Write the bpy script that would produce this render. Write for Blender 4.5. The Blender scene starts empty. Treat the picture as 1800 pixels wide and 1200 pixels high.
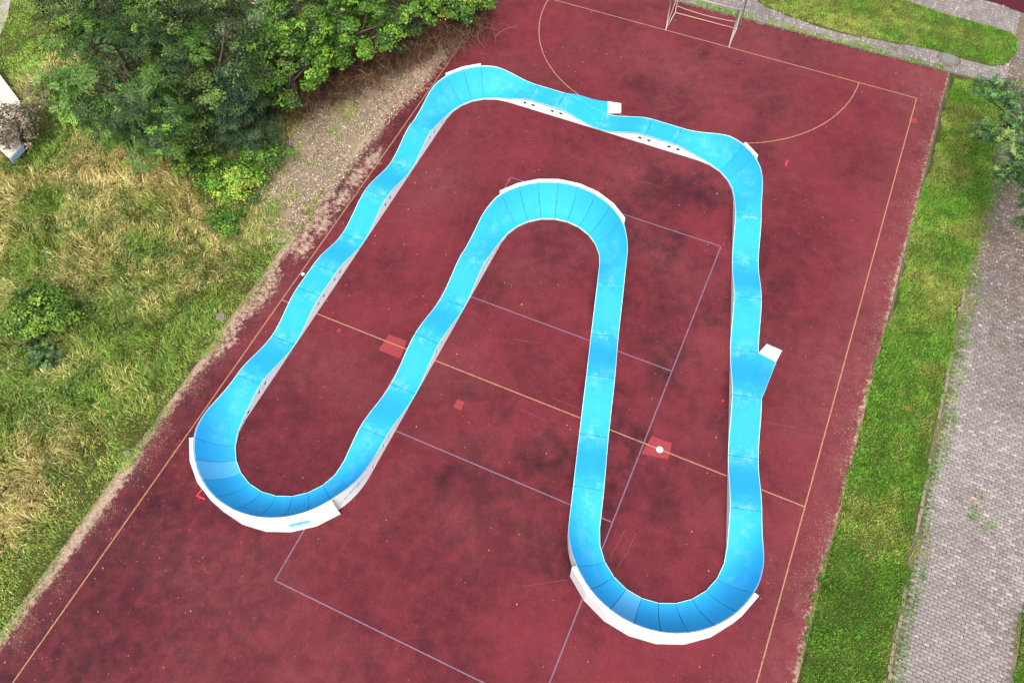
import bpy, math, random
import numpy as np
from mathutils import Vector, Matrix
from mathutils.geometry import delaunay_2d_cdt

# ------------------------------------------------------------------ camera
scene = bpy.context.scene
CAM = np.array([5.11907434, -11.0401365, 24.8863983])
EUL = (0.522915218, 0.0201915750, 0.422912925)
FPX = 1380.37679                       # focal length in pixels of an 1800 px wide frame
cam_d = bpy.data.cameras.new('camera'); cam = bpy.data.objects.new('camera', cam_d)
scene.collection.objects.link(cam); scene.camera = cam
cam.location = CAM; cam.rotation_euler = EUL
cam_d.sensor_width = 36.0; cam_d.lens = FPX / 1800 * 36; cam_d.clip_start = 0.1; cam_d.clip_end = 3000

# ------------------------------------------------------------------ light
SUN_AZ = (0.36, -0.93); SUN_EL = math.radians(58)
w = bpy.data.worlds.new('World'); scene.world = w; w.use_nodes = True
nt = w.node_tree; bg = nt.nodes['Background']
sky = nt.nodes.new('ShaderNodeTexSky'); sky.sky_type = 'NISHITA'; sky.sun_disc = False
sky.sun_elevation = SUN_EL; sky.sun_rotation = math.atan2(SUN_AZ[0], SUN_AZ[1])
sky.air_density = 1.0; sky.dust_density = 6.0; sky.ozone_density = 1.0
hs = nt.nodes.new('ShaderNodeHueSaturation'); hs.inputs['Saturation'].default_value = 0.42   # thin bright cloud: whiter than a clear sky
nt.links.new(sky.outputs[0], hs.inputs['Color']); nt.links.new(hs.outputs[0], bg.inputs[0]); bg.inputs[1].default_value = 0.15
sd = bpy.data.lights.new('sun', 'SUN'); sun = bpy.data.objects.new('sun', sd); scene.collection.objects.link(sun)
sd.energy = 0.85; sd.angle = math.radians(10); sd.color = (1.0, 0.965, 0.91)
k = math.hypot(*SUN_AZ)
sv = Vector((SUN_AZ[0] / k * math.cos(SUN_EL), SUN_AZ[1] / k * math.cos(SUN_EL), math.sin(SUN_EL)))
sun.rotation_euler = sv.to_track_quat('Z', 'Y').to_euler(); sun.location = (0, -30, 40)
scene.view_settings.view_transform = 'Standard'; scene.view_settings.look = 'None'
scene.view_settings.gamma = 1.0; scene.view_settings.use_curve_mapping = False
scene.view_settings.exposure = 1.18

# ------------------------------------------------------------------ helpers
rng = np.random.default_rng(7); random.seed(7)
COL = scene.collection

def eul_matrix(a):
    return np.array(Matrix.Rotation(a[2], 3, 'Z') @ Matrix.Rotation(a[1], 3, 'Y') @ Matrix.Rotation(a[0], 3, 'X'))
RC = eul_matrix(EUL)
def to_px(P):
    c = (np.asarray(P, float) - CAM) @ RC
    return np.stack([900 + FPX * c[..., 0] / -c[..., 2], 600 - FPX * c[..., 1] / -c[..., 2]], -1)
def at(px, py, z=0.0):
    """the point of the place, at height z, that the survey photograph shows at (px, py)"""
    d = np.array([(px - 900) / FPX, -(py - 600) / FPX, -1.0]) @ RC.T
    return CAM + (z - CAM[2]) / d[2] * d
def near_view(P, m=140):
    q = to_px(P)
    return (q[:, 0] > -m) & (q[:, 0] < 1800 + m) & (q[:, 1] > -m) & (q[:, 1] < 1200 + m)

def lin(*c):
    c = np.array(c, float) / 255
    return np.where(c <= 0.04045, c / 12.92, ((c + 0.055) / 1.055) ** 2.4)

def _hash(i, j, s):
    n = (i.astype(np.int64) * 374761393 + j.astype(np.int64) * 668265263 + s * 982451653) & 0xffffffff
    n = ((n ^ (n >> 13)) * 1274126177) & 0xffffffff
    n = (n ^ (n >> 16)) & 0xffffffff
    return n / 4294967295.0
def vnoise(x, y, s=0):
    x = np.asarray(x, float); y = np.asarray(y, float)
    i = np.floor(x); j = np.floor(y); u = x - i; v = y - j
    u = u * u * (3 - 2 * u); v = v * v * (3 - 2 * v)
    a = _hash(i, j, s); b = _hash(i + 1, j, s); c = _hash(i, j + 1, s); d = _hash(i + 1, j + 1, s)
    return (a * (1 - u) + b * u) * (1 - v) + (c * (1 - u) + d * u) * v
def fbm(x, y, s=0, o=4):
    t = 0; a = .5
    for k in range(o):
        t = t + a * vnoise(x * 2 ** k, y * 2 ** k, s + k * 17); a *= .5
    return t / (1 - .5 ** o)

def mesh_tri(name, V, F, C=None, smooth=False):
    """fast mesh from arrays: V (n,3), F (m,3 or 4), C per-vertex rgb"""
    V = np.asarray(V, np.float32); F = np.asarray(F, np.int32)
    me = bpy.data.meshes.new(name); k = F.shape[1]
    me.vertices.add(len(V)); me.vertices.foreach_set('co', V.ravel())
    me.loops.add(F.size); me.loops.foreach_set('vertex_index', F.ravel())
    me.polygons.add(len(F)); me.polygons.foreach_set('loop_start', np.arange(0, F.size, k, dtype=np.int32))
    me.polygons.foreach_set('loop_total', np.full(len(F), k, np.int32))
    if smooth: me.polygons.foreach_set('use_smooth', np.ones(len(F), bool))
    me.update(calc_edges=True)
    if C is not None:
        a = me.attributes.new('Col', 'FLOAT_COLOR', 'POINT')
        c4 = np.ones((len(V), 4), np.float32); c4[:, :3] = C
        a.data.foreach_set('color', c4.ravel())
    return me
class MB:
    """collects polygons, then becomes one mesh object"""
    def __init__(s): s.v = []; s.f = []; s.m = []
    def poly(s, pts, mi=0):
        b = len(s.v); s.v += [tuple(map(float, p)) for p in pts]; s.f.append(tuple(range(b, b + len(pts)))); s.m.append(mi)
    def prism(s, pts, z0, z1, mi=0):
        """vertical prism over a plan polygon"""
        n = len(pts); b = len(s.v)
        area = sum(pts[i][0] * pts[(i + 1) % n][1] - pts[(i + 1) % n][0] * pts[i][1] for i in range(n))
        if area < 0: pts = pts[::-1]
        s.v += [(float(p[0]), float(p[1]), z0) for p in pts] + [(float(p[0]), float(p[1]), z1) for p in pts]
        s.f.append(tuple(range(b + n - 1, b - 1, -1))); s.m.append(mi)
        s.f.append(tuple(range(b + n, b + 2 * n))); s.m.append(mi)
        for i in range(n):
            j = (i + 1) % n; s.f.append((b + i, b + j, b + n + j, b + n + i)); s.m.append(mi)
    def tube(s, pts, rad, n=8, mi=0, cap=True):
        pts = [Vector(p) for p in pts]; rings = []
        for i, p in enumerate(pts):
            t = (pts[min(i + 1, len(pts) - 1)] - pts[max(i - 1, 0)]).normalized()
            a = t.orthogonal().normalized() if abs(t.z) > .9 else t.cross(Vector((0, 0, 1))).normalized()
            b = t.cross(a); r = rad[i] if hasattr(rad, '__len__') else rad
            base = len(s.v); rings.append(base)
            for k in range(n):
                q = p + (a * math.cos(2 * math.pi * k / n) + b * math.sin(2 * math.pi * k / n)) * r
                s.v.append(tuple(q))
        for i in range(len(rings) - 1):
            for k in range(n):
                k2 = (k + 1) % n
                s.f.append((rings[i] + k, rings[i] + k2, rings[i + 1] + k2, rings[i + 1] + k)); s.m.append(mi)
        if cap:
            s.f.append(tuple(rings[0] + k for k in range(n))); s.m.append(mi)
            s.f.append(tuple(rings[-1] + k for k in reversed(range(n)))); s.m.append(mi)
    def build(s, name, mats, parent=None, smooth=False):
        me = bpy.data.meshes.new(name); me.from_pydata(s.v, [], s.f)
        for m in (mats if isinstance(mats, (list, tuple)) else [mats]): me.materials.append(m)
        me.polygons.foreach_set('material_index', np.array(s.m, np.int32))
        if smooth: me.polygons.foreach_set('use_smooth', np.ones(len(s.f), bool))
        me.update(); return link(name, me, None, parent)
def link(name, me, mat=None, parent=None):
    o = bpy.data.objects.new(name, me); COL.objects.link(o)
    if mat is not None: me.materials.append(mat)
    if parent is not None: o.parent = parent
    return o
def tag(o, label=None, cat=None, group=None, kind=None):
    if label: o['label'] = label
    if cat: o['category'] = cat
    if group: o['group'] = group
    if kind: o['kind'] = kind
    return o
def empty(name, loc=(0, 0, 0)):
    o = bpy.data.objects.new(name, None); COL.objects.link(o); o.location = loc; o.empty_display_size = .2
    return o
def reparent(o, parent):
    """parent keeping world geometry (parts are modelled in world space)"""
    o.parent = parent; o.matrix_parent_inverse = Matrix.Translation(parent.location).inverted()

# ------------------------------------------------------------------ materials
class N:
    def __init__(s, name):
        s.m = bpy.data.materials.new(name); s.m.use_nodes = True; s.t = s.m.node_tree
        s.b = s.t.nodes['Principled BSDF']; s.out = s.t.nodes['Material Output']
    def n(s, typ, **kw):
        x = s.t.nodes.new(typ)
        for k, v in kw.items():
            if k.startswith('i_'):
                key = k[2:]; key = int(key) if key.isdigit() else key.replace('_', ' ')
                x.inputs[key].default_value = v
            else: setattr(x, k, v)
        return x
    def l(s, a, b): s.t.links.new(a, b)
    def noise(s, scale, detail=4, rough=.55, co=None, dist=0.0):
        x = s.n('ShaderNodeTexNoise', i_Scale=scale, i_Detail=detail, i_Roughness=rough, i_Distortion=dist)
        s.l(co if co is not None else s.pos(), x.inputs['Vector']); return x.outputs['Fac']
    def pos(s):
        if not hasattr(s, '_p'): s._p = s.n('ShaderNodeNewGeometry').outputs['Position']
        return s._p
    def ramp(s, f, stops):
        r = s.n('ShaderNodeValToRGB'); e = r.color_ramp.elements
        while len(e) < len(stops): e.new(.5)
        for k, (p, c) in enumerate(stops):
            e[k].position = p; e[k].color = (*c, 1) if hasattr(c, '__len__') else (c, c, c, 1)
        s.l(f, r.inputs[0]); return r.outputs[0]
    def mix(s, f, a, b, mode='MIX'):
        x = s.n('ShaderNodeMix', data_type='RGBA', blend_type=mode)
        for val, i in ((f, 0), (a, 6), (b, 7)):
            if hasattr(val, 'is_output'): s.l(val, x.inputs[i])
            else: x.inputs[i].default_value = val if i == 0 else (*val, 1)
        return x.outputs[2]
    def math(s, op, a, b=0.0, clamp=False):
        x = s.n('ShaderNodeMath', operation=op); x.use_clamp = clamp
        for val, i in ((a, 0), (b, 1)):
            if hasattr(val, 'is_output'): s.l(val, x.inputs[i])
            else: x.inputs[i].default_value = val
        return x.outputs[0]
    def attr(s, name, out='Color'): return s.n('ShaderNodeAttribute', attribute_name=name).outputs[out]
    def bump(s, h, dist=.01, strength=.5):
        x = s.n('ShaderNodeBump', i_Distance=dist, i_Strength=strength); s.l(h, x.inputs['Height'])
        s.l(x.outputs[0], s.b.inputs['Normal'])
    def base(s, c):
        if hasattr(c, 'is_output'): s.l(c, s.b.inputs['Base Color'])
        else: s.b.inputs['Base Color'].default_value = (*c, 1)
    def rough(s, r): 
        if hasattr(r, 'is_output'): s.l(r, s.b.inputs['Roughness'])
        else: s.b.inputs['Roughness'].default_value = r
    def spec(s, v): s.b.inputs['Specular IOR Level'].default_value = v

def m_plain(name, c, rough=.6, var=.15, scale=6, spec=.4):
    a = N(name); f = a.noise(scale, 5)
    a.base(a.mix(f, tuple(np.array(c) * (1 - var)), tuple(np.minimum(np.array(c) * (1 + var), .95)))); a.rough(rough); a.spec(spec)
    return a.m
def m_leaf(name, trans=.25, rough=.55, spec=.35):
    a = N(name); c = a.attr('Col'); a.base(c); a.rough(rough); a.spec(spec)
    t = a.n('ShaderNodeBsdfTranslucent'); a.l(a.mix(1.0, c, (1.0, 1.15, .6), 'MULTIPLY'), t.inputs[0])
    x = a.n('ShaderNodeMixShader', i_0=trans); a.l(a.b.outputs[0], x.inputs[1]); a.l(t.outputs[0], x.inputs[2])
    a.l(x.outputs[0], a.out.inputs[0]); return a.m
def m_vcol(name, rough=.9, spec=.15, grain=40, amt=.25):
    a = N(name); c = a.attr('Col'); f = a.noise(grain, 3)
    a.base(a.mix(1.0, c, a.ramp(f, [(.25, 1 - amt), (.75, 1 + amt * .6)]), 'MULTIPLY')); a.rough(rough); a.spec(spec); return a.m

LEAF = m_leaf('leaf', .15, .5, .3); GRASS = m_leaf('grass_blade', .2, .65, .2); CHIP = m_vcol('chip', .85, .2, 60, .2)
BARK = m_plain('bark', (.10, .075, .05), .9, .35, 14, .1)
TWIG = m_vcol('dry_twig', .9, .1, 50, .2)

# court: red synthetic surface; dust, stains and creeping dirt come as attributes
def m_court():
    a = N('red_court')
    col = a.attr('Col'); sep = a.n('ShaderNodeSeparateColor'); a.l(col, sep.inputs[0])
    stain, dust, dirt = sep.outputs[0], sep.outputs[1], sep.outputs[2]
    big = a.noise(.35, 5, .6); mid = a.noise(2.2, 6, .65, dist=.4); fine = a.noise(55, 2, .7); grit = a.noise(160, 1)
    base = a.mix(a.ramp(big, [(.3, 0.), (.7, 1.)]), tuple(lin(70, 27, 33)), tuple(lin(99, 38, 45)))
    base = a.mix(a.math('MULTIPLY', a.ramp(mid, [(.38, 0.), (.66, 1.)]), .32), base, tuple(lin(115, 47, 54)))
    sm = a.math('MULTIPLY', stain, a.ramp(mid, [(.30, 1.), (.72, .15)]), True)
    base = a.mix(a.math('MULTIPLY', sm, .95), base, tuple(lin(36, 21, 27)))
    du = a.math('MULTIPLY', dust, a.ramp(a.noise(2.4, 8, .8), [(.34, .05), (.68, 1.)]), True)
    base = a.mix(a.math('MULTIPLY', du, .7), base, tuple(lin(112, 68, 68)))
    base = a.mix(1., base, a.ramp(fine, [(.2, .55), (.8, 1.4)]), 'MULTIPLY')
    base = a.mix(1., base, a.ramp(a.noise(11, 6, .8), [(.25, .74), (.75, 1.26)]), 'MULTIPLY')
    sp = a.ramp(a.noise(26, 2), [(.66, 0.), (.74, 1.)])
    base = a.mix(a.math('MULTIPLY', sp, .32), base, tuple(lin(150, 104, 98)))
    dn = a.noise(5.5, 8, .75)
    dm = a.ramp(a.math('ADD', dirt, a.math('MULTIPLY', a.math('SUBTRACT', dn, .5), 1.7)), [(.40, 0.), (.66, 1.)])
    dcol = a.mix(a.ramp(a.noise(15, 6, .75), [(.3, 0.), (.7, 1.)]), tuple(lin(96, 74, 64)), tuple(lin(186, 168, 146)))
    base = a.mix(a.math('MULTIPLY', dm, .92), base, dcol)
    a.base(base); a.rough(.9); a.spec(.1); a.bump(a.math('ADD', fine, grit), .006, .5)
    return a.m
COURT = m_court()

def m_line(name, c):
    a = N(name); w_ = a.ramp(a.noise(7, 6, .7), [(.25, 0.), (.5, 1.)]); g_ = a.ramp(a.noise(45, 3, .7), [(.3, .45), (.55, 1.)])
    a.base(a.mix(a.math('MULTIPLY', w_, g_), tuple(lin(96, 46, 48)), c)); a.rough(.8); a.spec(.2); return a.m
YELLOW = m_line('yellow_line', tuple(lin(152, 116, 86))); PALE = m_line('pale_blue_line', tuple(lin(110, 92, 112)))

def m_blue(name, c, grey=0.0):
    a = N(name); wear = a.attr('wear', 'Fac')
    n1 = a.noise(3.2, 7, .7); n2 = a.noise(28, 4, .7); n3 = a.noise(.6, 3)
    oi = a.n('ShaderNodeObjectInfo').outputs['Random']
    base = a.mix(n3, tuple(np.array(c) * .93), tuple(np.array(c) * 1.06))
    base = a.mix(1., base, a.ramp(oi, [(0., .93), (1., 1.06)]), 'MULTIPLY')
    base = a.mix(a.math('MULTIPLY', a.ramp(n2, [(.45, 0.), (.8, 1.)]), .10), base, (.30, .62, .82))
    wm = a.math('MULTIPLY', wear, a.ramp(n1, [(.46, 0.), (.80, 1.)]), True)
    base = a.mix(a.math('MULTIPLY', wm, .55), base, tuple(lin(150, 196, 222)))
    if grey: base = a.mix(grey, base, tuple(lin(120, 170, 205)))
    a.base(base); a.rough(a.math('ADD', .55, a.math('MULTIPLY', n2, .2))); a.spec(.22); a.bump(n2, .002, .15); return a.m
BLUE_C = tuple(lin(22, 140, 197))
BLUE = m_blue('blue_panel', BLUE_C); BLUE_GREY = m_blue('faded_blue_panel', BLUE_C, .26)
EDGE = m_plain('pale_panel_edge', tuple(lin(176, 214, 240)), .5, .06)
def m_white():
    a = N('white_panel'); n1 = a.noise(1.5, 5, .6); n2 = a.noise(18, 5, .7)
    base = a.mix(n1, tuple(lin(202, 204, 207)), tuple(lin(216, 217, 219)))
    base = a.mix(a.ramp(n2, [(.6, 0.), (.85, .5)]), base, tuple(lin(190, 182, 175)))
    a.base(base); a.rough(.45); a.spec(.4); return a.m
WHITE = m_white()
TEAL = m_plain('teal_print', tuple(lin(60, 175, 178)), .5, .12, 10); TEAL_L = m_plain('light_teal_print', tuple(lin(130, 210, 208)), .5, .1, 10)
PLATE = m_plain('pale_steel_plate', tuple(lin(172, 174, 180)), .5, .07, 12, .4)
PATCH = m_plain('fresh_red_patch', tuple(lin(124, 47, 53)), .85, .14, 9, .2)
REDMARK = m_plain('red_spray_mark', tuple(lin(226, 48, 62)), .7, .15, 20, .2)
SCUFF = m_plain('pale_scuff', tuple(lin(118, 70, 72)), .9, .3, 12, .1)
STEEL = m_plain('weathered_white_steel', tuple(lin(150, 138, 134)), .6, .3, 9, .3)
DARKSTEEL = m_plain('dark_steel', tuple(lin(70, 62, 60)), .5, .3, 9, .5)
IRON = m_plain('cast_iron_concrete', tuple(lin(104, 102, 102)), .85, .35, 22, .2)
STONE = m_plain('grey_stone', tuple(lin(104, 98, 88)), .95, .3, 12, .1)
KERB = m_plain('kerb_concrete', tuple(lin(86, 78, 66)), .9, .4, 9, .15)
ROOF_W = m_plain('white_roof_sheet', tuple(lin(176, 170, 158)), .6, .08, 3); GUTTER = m_plain('blue_grey_gutter', tuple(lin(128, 150, 180)), .5, .12, 6)
WALLM = m_plain('dark_shed_wall', tuple(lin(96, 92, 88)), .8, .2, 4)

def m_soil(name, c0, c1, c2, sc=1.0):
    a = N(name); f = a.noise(.9 * sc, 7, .65); g = a.noise(24 * sc, 5, .75)
    base = a.mix(a.ramp(f, [(.32, 0.), (.68, 1.)]), c0, c1)
    base = a.mix(a.ramp(g, [(.45, 0.), (.72, 1.)]), base, c2)
    base = a.mix(1., base, a.ramp(a.noise(85 * sc, 3, .7), [(.2, .6), (.8, 1.25)]), 'MULTIPLY')
    a.base(base); a.rough(.95); a.spec(.1); a.bump(g, .03, .6); return a.m
SOIL = m_soil('meadow_soil', tuple(lin(40, 44, 22)), tuple(lin(74, 66, 38)), tuple(lin(92, 84, 50)))
CHIPS = m_soil('wood_chip_soil', tuple(lin(98, 84, 70)), tuple(lin(136, 118, 98)), tuple(lin(156, 140, 118)), 1.3)
LAWNM = m_soil('lawn_soil', tuple(lin(46, 58, 22)), tuple(lin(78, 78, 38)), tuple(lin(60, 70, 28)), 1.2)
SAND = m_soil('paving_joint_sand', tuple(lin(84, 76, 68)), tuple(lin(112, 100, 88)), tuple(lin(104, 98, 68)), 1.5)
def m_paver():
    a = N('concrete_paver'); col = a.attr('Col'); n = a.noise(30, 4, .7)
    rnd = a.n('ShaderNodeObjectInfo').outputs['Random']
    base = a.mix(1., col, a.ramp(n, [(.2, .75), (.8, 1.2)]), 'MULTIPLY')
    base = a.mix(a.math('MULTIPLY', a.ramp(a.noise(8, 5, .8), [(.585, 0.), (.66, 1.)]), .8), base, tuple(lin(205, 196, 190)))
    a.base(base); a.rough(.9); a.spec(.2); a.bump(n, .004, .4); return a.m
PAVER = m_paver()

# ================================================================== GROUND
ground = MB()
ground.poly([(-400, -400, -.03), (400, -400, -.03), (400, 400, -.03), (-400, 400, -.03)])
tag(ground.build('ground', SOIL), 'meadow soil around the red court', 'ground', kind='structure')

# court slab (fine grid so that stains and creeping dirt can be stored per vertex)
X0, X1, Y0, Y1 = -11.35, 11.06, -26.0, 22.36
def court_edge_top(x): return Y1 + .0 * x
nx, ny = 150, 322
gx, gy = np.meshgrid(np.linspace(X0, X1, nx), np.linspace(Y0, Y1, ny))
P = np.stack([gx, gy, np.zeros_like(gx)], -1).reshape(-1, 3)
x, y = P[:, 0], P[:, 1]
# stains: blotches seen in the middle of the field
stain = np.clip((fbm(x * .7, y * .62, 3, 4) - .47) * 4.6, 0, 1)
wgt = np.exp(-(((x - 2.8) / 5.0) ** 2 + ((y - 4) / 12.0) ** 2)) * 1.2 - .12
stain = stain * np.clip(wgt + .15, 0, 1)
for (px, py, r, s_) in [(1180, 520, 1.2, .8), (1170, 420, 1.0, .6), (740, 680, .5, .7), (820, 690, .6, .8), (790, 840, 1.1, .8), (880, 720, .7, .6),
                        (760, 1120, 1.2, .7), (640, 1130, 1.3, .6), (640, 1190, 1.0, .7), (850, 960, 1.0, .5), (780, 1000, .9, .6), (980, 930, .7, .6), (1130, 150, 1.0, .7),
                        (1150, 240, .8, .6), (1230, 100, 1.0, .8), (1290, 110, .8, .6), (1190, 70, .8, .7), (1100, 230, .8, .5), (1000, 480, .7, .6), (950, 450, .6, .6),
                        (1140, 600, .8, .6), (1120, 700, .7, .5), (1390, 340, .9, .4), (1380, 560, .9, .5), (950, 780, .8, .5), (830, 780, .8, .6), (1240, 560, .8, .7), (1230, 460, .8, .6)]:
    c = at(px, py); d = np.hypot((x - c[0]) * .8, y - c[1])
    stain = np.maximum(stain, s_ * np.exp(-(d / r) ** 2 * 1.3) * np.clip(fbm(x * 1.8, y * 1.8, 11) * 2.2 - .35, 0, 1))
stain = np.clip(stain, 0, 1)
stain = np.maximum(stain, .85 * np.clip((-1.0 - x) / 7, 0, 1) * np.clip((0. - y) / 8, 0, 1))
stain = np.maximum(stain, .9 * np.clip((-9.2 - x) / 1.2, 0, 1) * np.clip(fbm(x * .9, y * .5, 5) * 1.8, 0, 1))
dust = np.clip((x - 8.3) / 2.6, 0, 1) * .7 + np.clip((x - 10.1) / .9, 0, 1) * .35 + np.clip((-9.9 - x) / 1.0, 0, 1) * .3 + np.clip((fbm(x * .4, y * .4, 29) - .5) * 1.6, 0, .5)
dust = np.clip(dust + np.clip((y - 18.5) / 4, 0, 1) * .25 + .5 * np.exp(-((x + 7.0) / 1.3) ** 2 - ((y - 7.5) / 2.5) ** 2), 0, 1)
dirt = np.clip((-10.62 + .5 * (fbm(y * .35, y * 0 + 5, 46) - .5) - x) / .6, 0, 1) * .73
for (px, py, r_) in [(655, 280, .5), (628, 310, .55), (600, 350, .5), (568, 395, .45), (535, 435, .45)]:
    c = at(px, py); dirt = np.maximum(dirt, .6 * np.exp(-((x - c[0]) ** 2 + ((y - c[1]) / 2.2) ** 2) / r_ ** 2 * .8))
dirt = np.maximum(dirt, np.clip((-10.25 + .35 * (fbm(y * .6, y * 0, 41) - .5) * 4 - x) / .7, 0, 1) * .55 * np.clip((y + 8) / 4, .4, 1))
dirt = np.maximum(dirt, np.clip((x - 10.55 - .5 * (fbm(y * .45, y * 0 + 3, 43) - .5)) / .5, 0, 1) * .56 * np.clip((14.0 - y) / 3, .25, 1))
dirt = np.maximum(dirt, np.clip((x - 10.85) / .2, 0, 1) * .6)
dirt = np.maximum(dirt, np.clip((y - 22.15) / .2, 0, 1) * .55)
dirt = np.maximum(dirt, .72 * np.clip((y - 9.0) / 4, 0, 1) * np.clip((-9.55 + .55 * (fbm(y * .5, y * 0 + 7, 44) - .5) - x) / .9, 0, 1) * np.clip((19.5 - y) / 3, 0, 1))
ii = np.arange(nx * ny).reshape(ny, nx)
F = np.stack([ii[:-1, :-1], ii[:-1, 1:], ii[1:, 1:], ii[1:, :-1]], -1).reshape(-1, 4)
nb = len(P)                                                       # skirt so that the slab has a real edge
ring = np.concatenate([ii[0, :], ii[1:, -1], ii[-1, -2::-1], ii[-2:0:-1, 0]])
Pv = np.concatenate([P, P[ring] - [0, 0, .12]]); m = len(ring); kk = np.arange(m)
F = np.concatenate([F, np.stack([ring[kk], nb + kk, nb + (kk + 1) % m, ring[(kk + 1) % m]], -1)])
Cc = np.stack([stain, dust, dirt], -1); Cc = np.concatenate([Cc, Cc[ring]])
court = link('court', mesh_tri('court', Pv, F, Cc), COURT)
tag(court, 'stained dark red sports court with painted lines', 'court', kind='structure')

# second red court beyond the upper path
b = MB(); b.prism([(9.0, 28.55), (17.0, 27.35), (17.5, 34), (9.0, 34)], -.1, .002)
c2 = b.build('court', m_plain('second_court_red', tuple(lin(66, 24, 32)), .9, .25, 4, .1)); tag(c2, 'second dark red court beyond the upper paved path', 'court', kind='structure')

# ---- painted lines (children of the court)
def strip(pts, wd, z=.005):
    """thin painted strip along a polyline"""
    b = MB(); pts = [np.array(p[:2], float) for p in pts]; L = []; R = []
    for i, p in enumerate(pts):
        t = pts[min(i + 1, len(pts) - 1)] - pts[max(i - 1, 0)]; t /= np.hypot(*t); n = np.array([-t[1], t[0]]) * wd / 2
        L.append(p + n); R.append(p - n)
    for i in range(len(pts) - 1): b.poly([(*R[i], z), (*R[i + 1], z), (*L[i + 1], z), (*L[i], z)])
    return b
H = 20.16
def yl(pts, z=.005, wd=.039): return strip(pts, wd, z).build('painted_line', YELLOW, court)
yl([(10, -26 + .01), (10, H)]); yl([(-10, -26 + .01), (-10, H)]); yl([(-9.975, H), (9.975, H)], .0055); yl([(-9.975, 0), (9.975, 0)], .0055)
for s in (1,):
    arc = [(1.5 * -1 + 6 * math.cos(t), H + 6 * math.sin(t)) for t in np.linspace(math.pi, 1.5 * math.pi, 22)]
    arc += [(1.5 + 6 * math.cos(t), H + 6 * math.sin(t)) for t in np.linspace(1.5 * math.pi, 2 * math.pi, 22)]
    yl(arc, .006)
def pl(pts, z=.007, wd=.037): return strip(pts, wd, z).build('painted_line', PALE, court)
pl([(4.5, -26 + .01), (4.5, 9)]); pl([(-4.5, -9), (-4.5, 9)])
for yy in (9, 3, -3, -9): pl([(-4.475, yy), (4.475, yy)], .0075)
# ---- repaired patches and marks
for pts in ([(665, 615), (684, 588), (715, 599), (704, 630)], [(1127, 797), (1146, 766), (1181, 779), (1174, 807)]):
    b = MB(); b.poly([(*at(*q)[:2], .004) for q in pts][::-1]); b.build('repair_patch', PATCH, court)
for (px, py, wx, wy) in [(807, 711, .28, .34), (596, 581, .14, .16), (1605, 212, .3, .3)]:
    c = at(px, py); b = MB(); b.poly([(c[0] - wx / 2, c[1] - wy / 2, .004), (c[0] + wx / 2, c[1] - wy / 2, .004), (c[0] + wx / 2, c[1] + wy / 2, .004), (c[0] - wx / 2, c[1] + wy / 2, .004)])
    b.build('repair_patch', PATCH, court)
for pts in ([(357, 858), (346, 871), (360, 877)], [(1384, 282), (1381, 292)], [(1270, 703), (1271, 706)]):
    strip([at(*q) for q in pts], .05, .0085).build('spray_mark', REDMARK, court)
for pts in ([(967, 627), (985, 640), (1000, 650)], [(970, 700), (992, 707), (1009, 714)], [(914, 719), (940, 730), (960, 740)], [(1344, 742), (1370, 746), (1400, 751)], [(905, 597), (930, 600), (950, 604)],
            [(700, 358), (720, 360), (735, 364)], [(1130, 320), (1150, 325), (1168, 332)], [(920, 1030), (960, 1024), (1000, 1018)], [(1098, 932), (1085, 958), (1072, 978)], [(1118, 936), (1104, 968), (1085, 998)],
            [(770, 235), (775, 225)], [(735, 575), (737, 572)], [(600, 588), (612, 590)], [(1380, 270), (1382, 268)], [(1390, 305), (1410, 318)], [(1395, 330), (1410, 342)]):
    strip([at(*q) for q in pts], .011, .0045).build('scuff_mark', SCUFF, court)

# ---- kerb strip along the right edge of the court
kb = empty('kerb', (11.1, 0, 0)); tag(kb, 'dark weathered concrete edging at the upper right side of the red court', 'kerb')
sb = MB(); sb.prism([(-.032, -.49), (.032, -.49), (.032, .49), (-.032, .49)], -.12, .006); kerb_me = None
for i, yy in enumerate(np.arange(8.5, 22.3, 1.0)):
    if kerb_me is None: o = sb.build('kerb_stone', KERB); kerb_me = o.data
    else: o = link('kerb_stone', kerb_me)
    o.parent = kb; o.location = (.012 + rng.normal(0, .006), yy, rng.normal(0, .006)); o.rotation_euler = (0, 0, rng.normal(0, .005))

# ================================================================== PAVING
PX0, PX1 = 13.5, 16.72
base = MB()
base.prism([(13.3, -14), (PX1 + .05, -14), (PX1 + .05, -.6), (20, -.6), (20, 30), (-8, 30), (-8, 22.40), (13.3, 22.40)], -.06, -.022)
tag(base.build('paved_path', SAND), 'grey block paved path right of the grass strip', 'path', kind='structure')
path_o = bpy.data.objects['paved_path']
ISLAND = [tuple(at(*q)[:2]) for q in [(1300, -30), (1340, 8), (1400, 34), (1480, 58), (1570, 75), (1640, 86), (1700, 106), (1740, 116), (1766, 114), (1786, 95), (1790, 68), (1770, 55), (1700, 36), (1640, 18), (1590, 0), (1560, -14)]]
def in_poly(x, y, poly):
    x = np.asarray(x); y = np.asarray(y); c = np.zeros(x.shape, bool); n = len(poly)
    for i in range(n):
        x1, y1 = poly[i]; x2, y2 = poly[(i + 1) % n]
        if y1 == y2: continue
        t = ((y1 > y) != (y2 > y)) & (x < (x2 - x1) * (y - y1) / (y2 - y1) + x1); c ^= t
    return c
def paver_cells(x0, x1, y0, y1, lx=.215, ly=.108):
    out = []
    for j in range(int((y1 - y0) / ly)):
        off = (j % 2) * lx / 2
        for i in range(int((x1 - x0) / lx)):
            out.append((x0 + (i + .5) * lx + off, y0 + (j + .5) * ly))
    return np.array(out)
cells = paver_cells(13.52, 20.0, -9, 26.3)
cells = cells[(cells[:, 1] > -.6) | (cells[:, 0] < PX1 - .1)]
cells2 = paver_cells(-3, 13.5, 22.5, 28.3, .108, .215)
cells = np.concatenate([cells, cells2])
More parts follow.
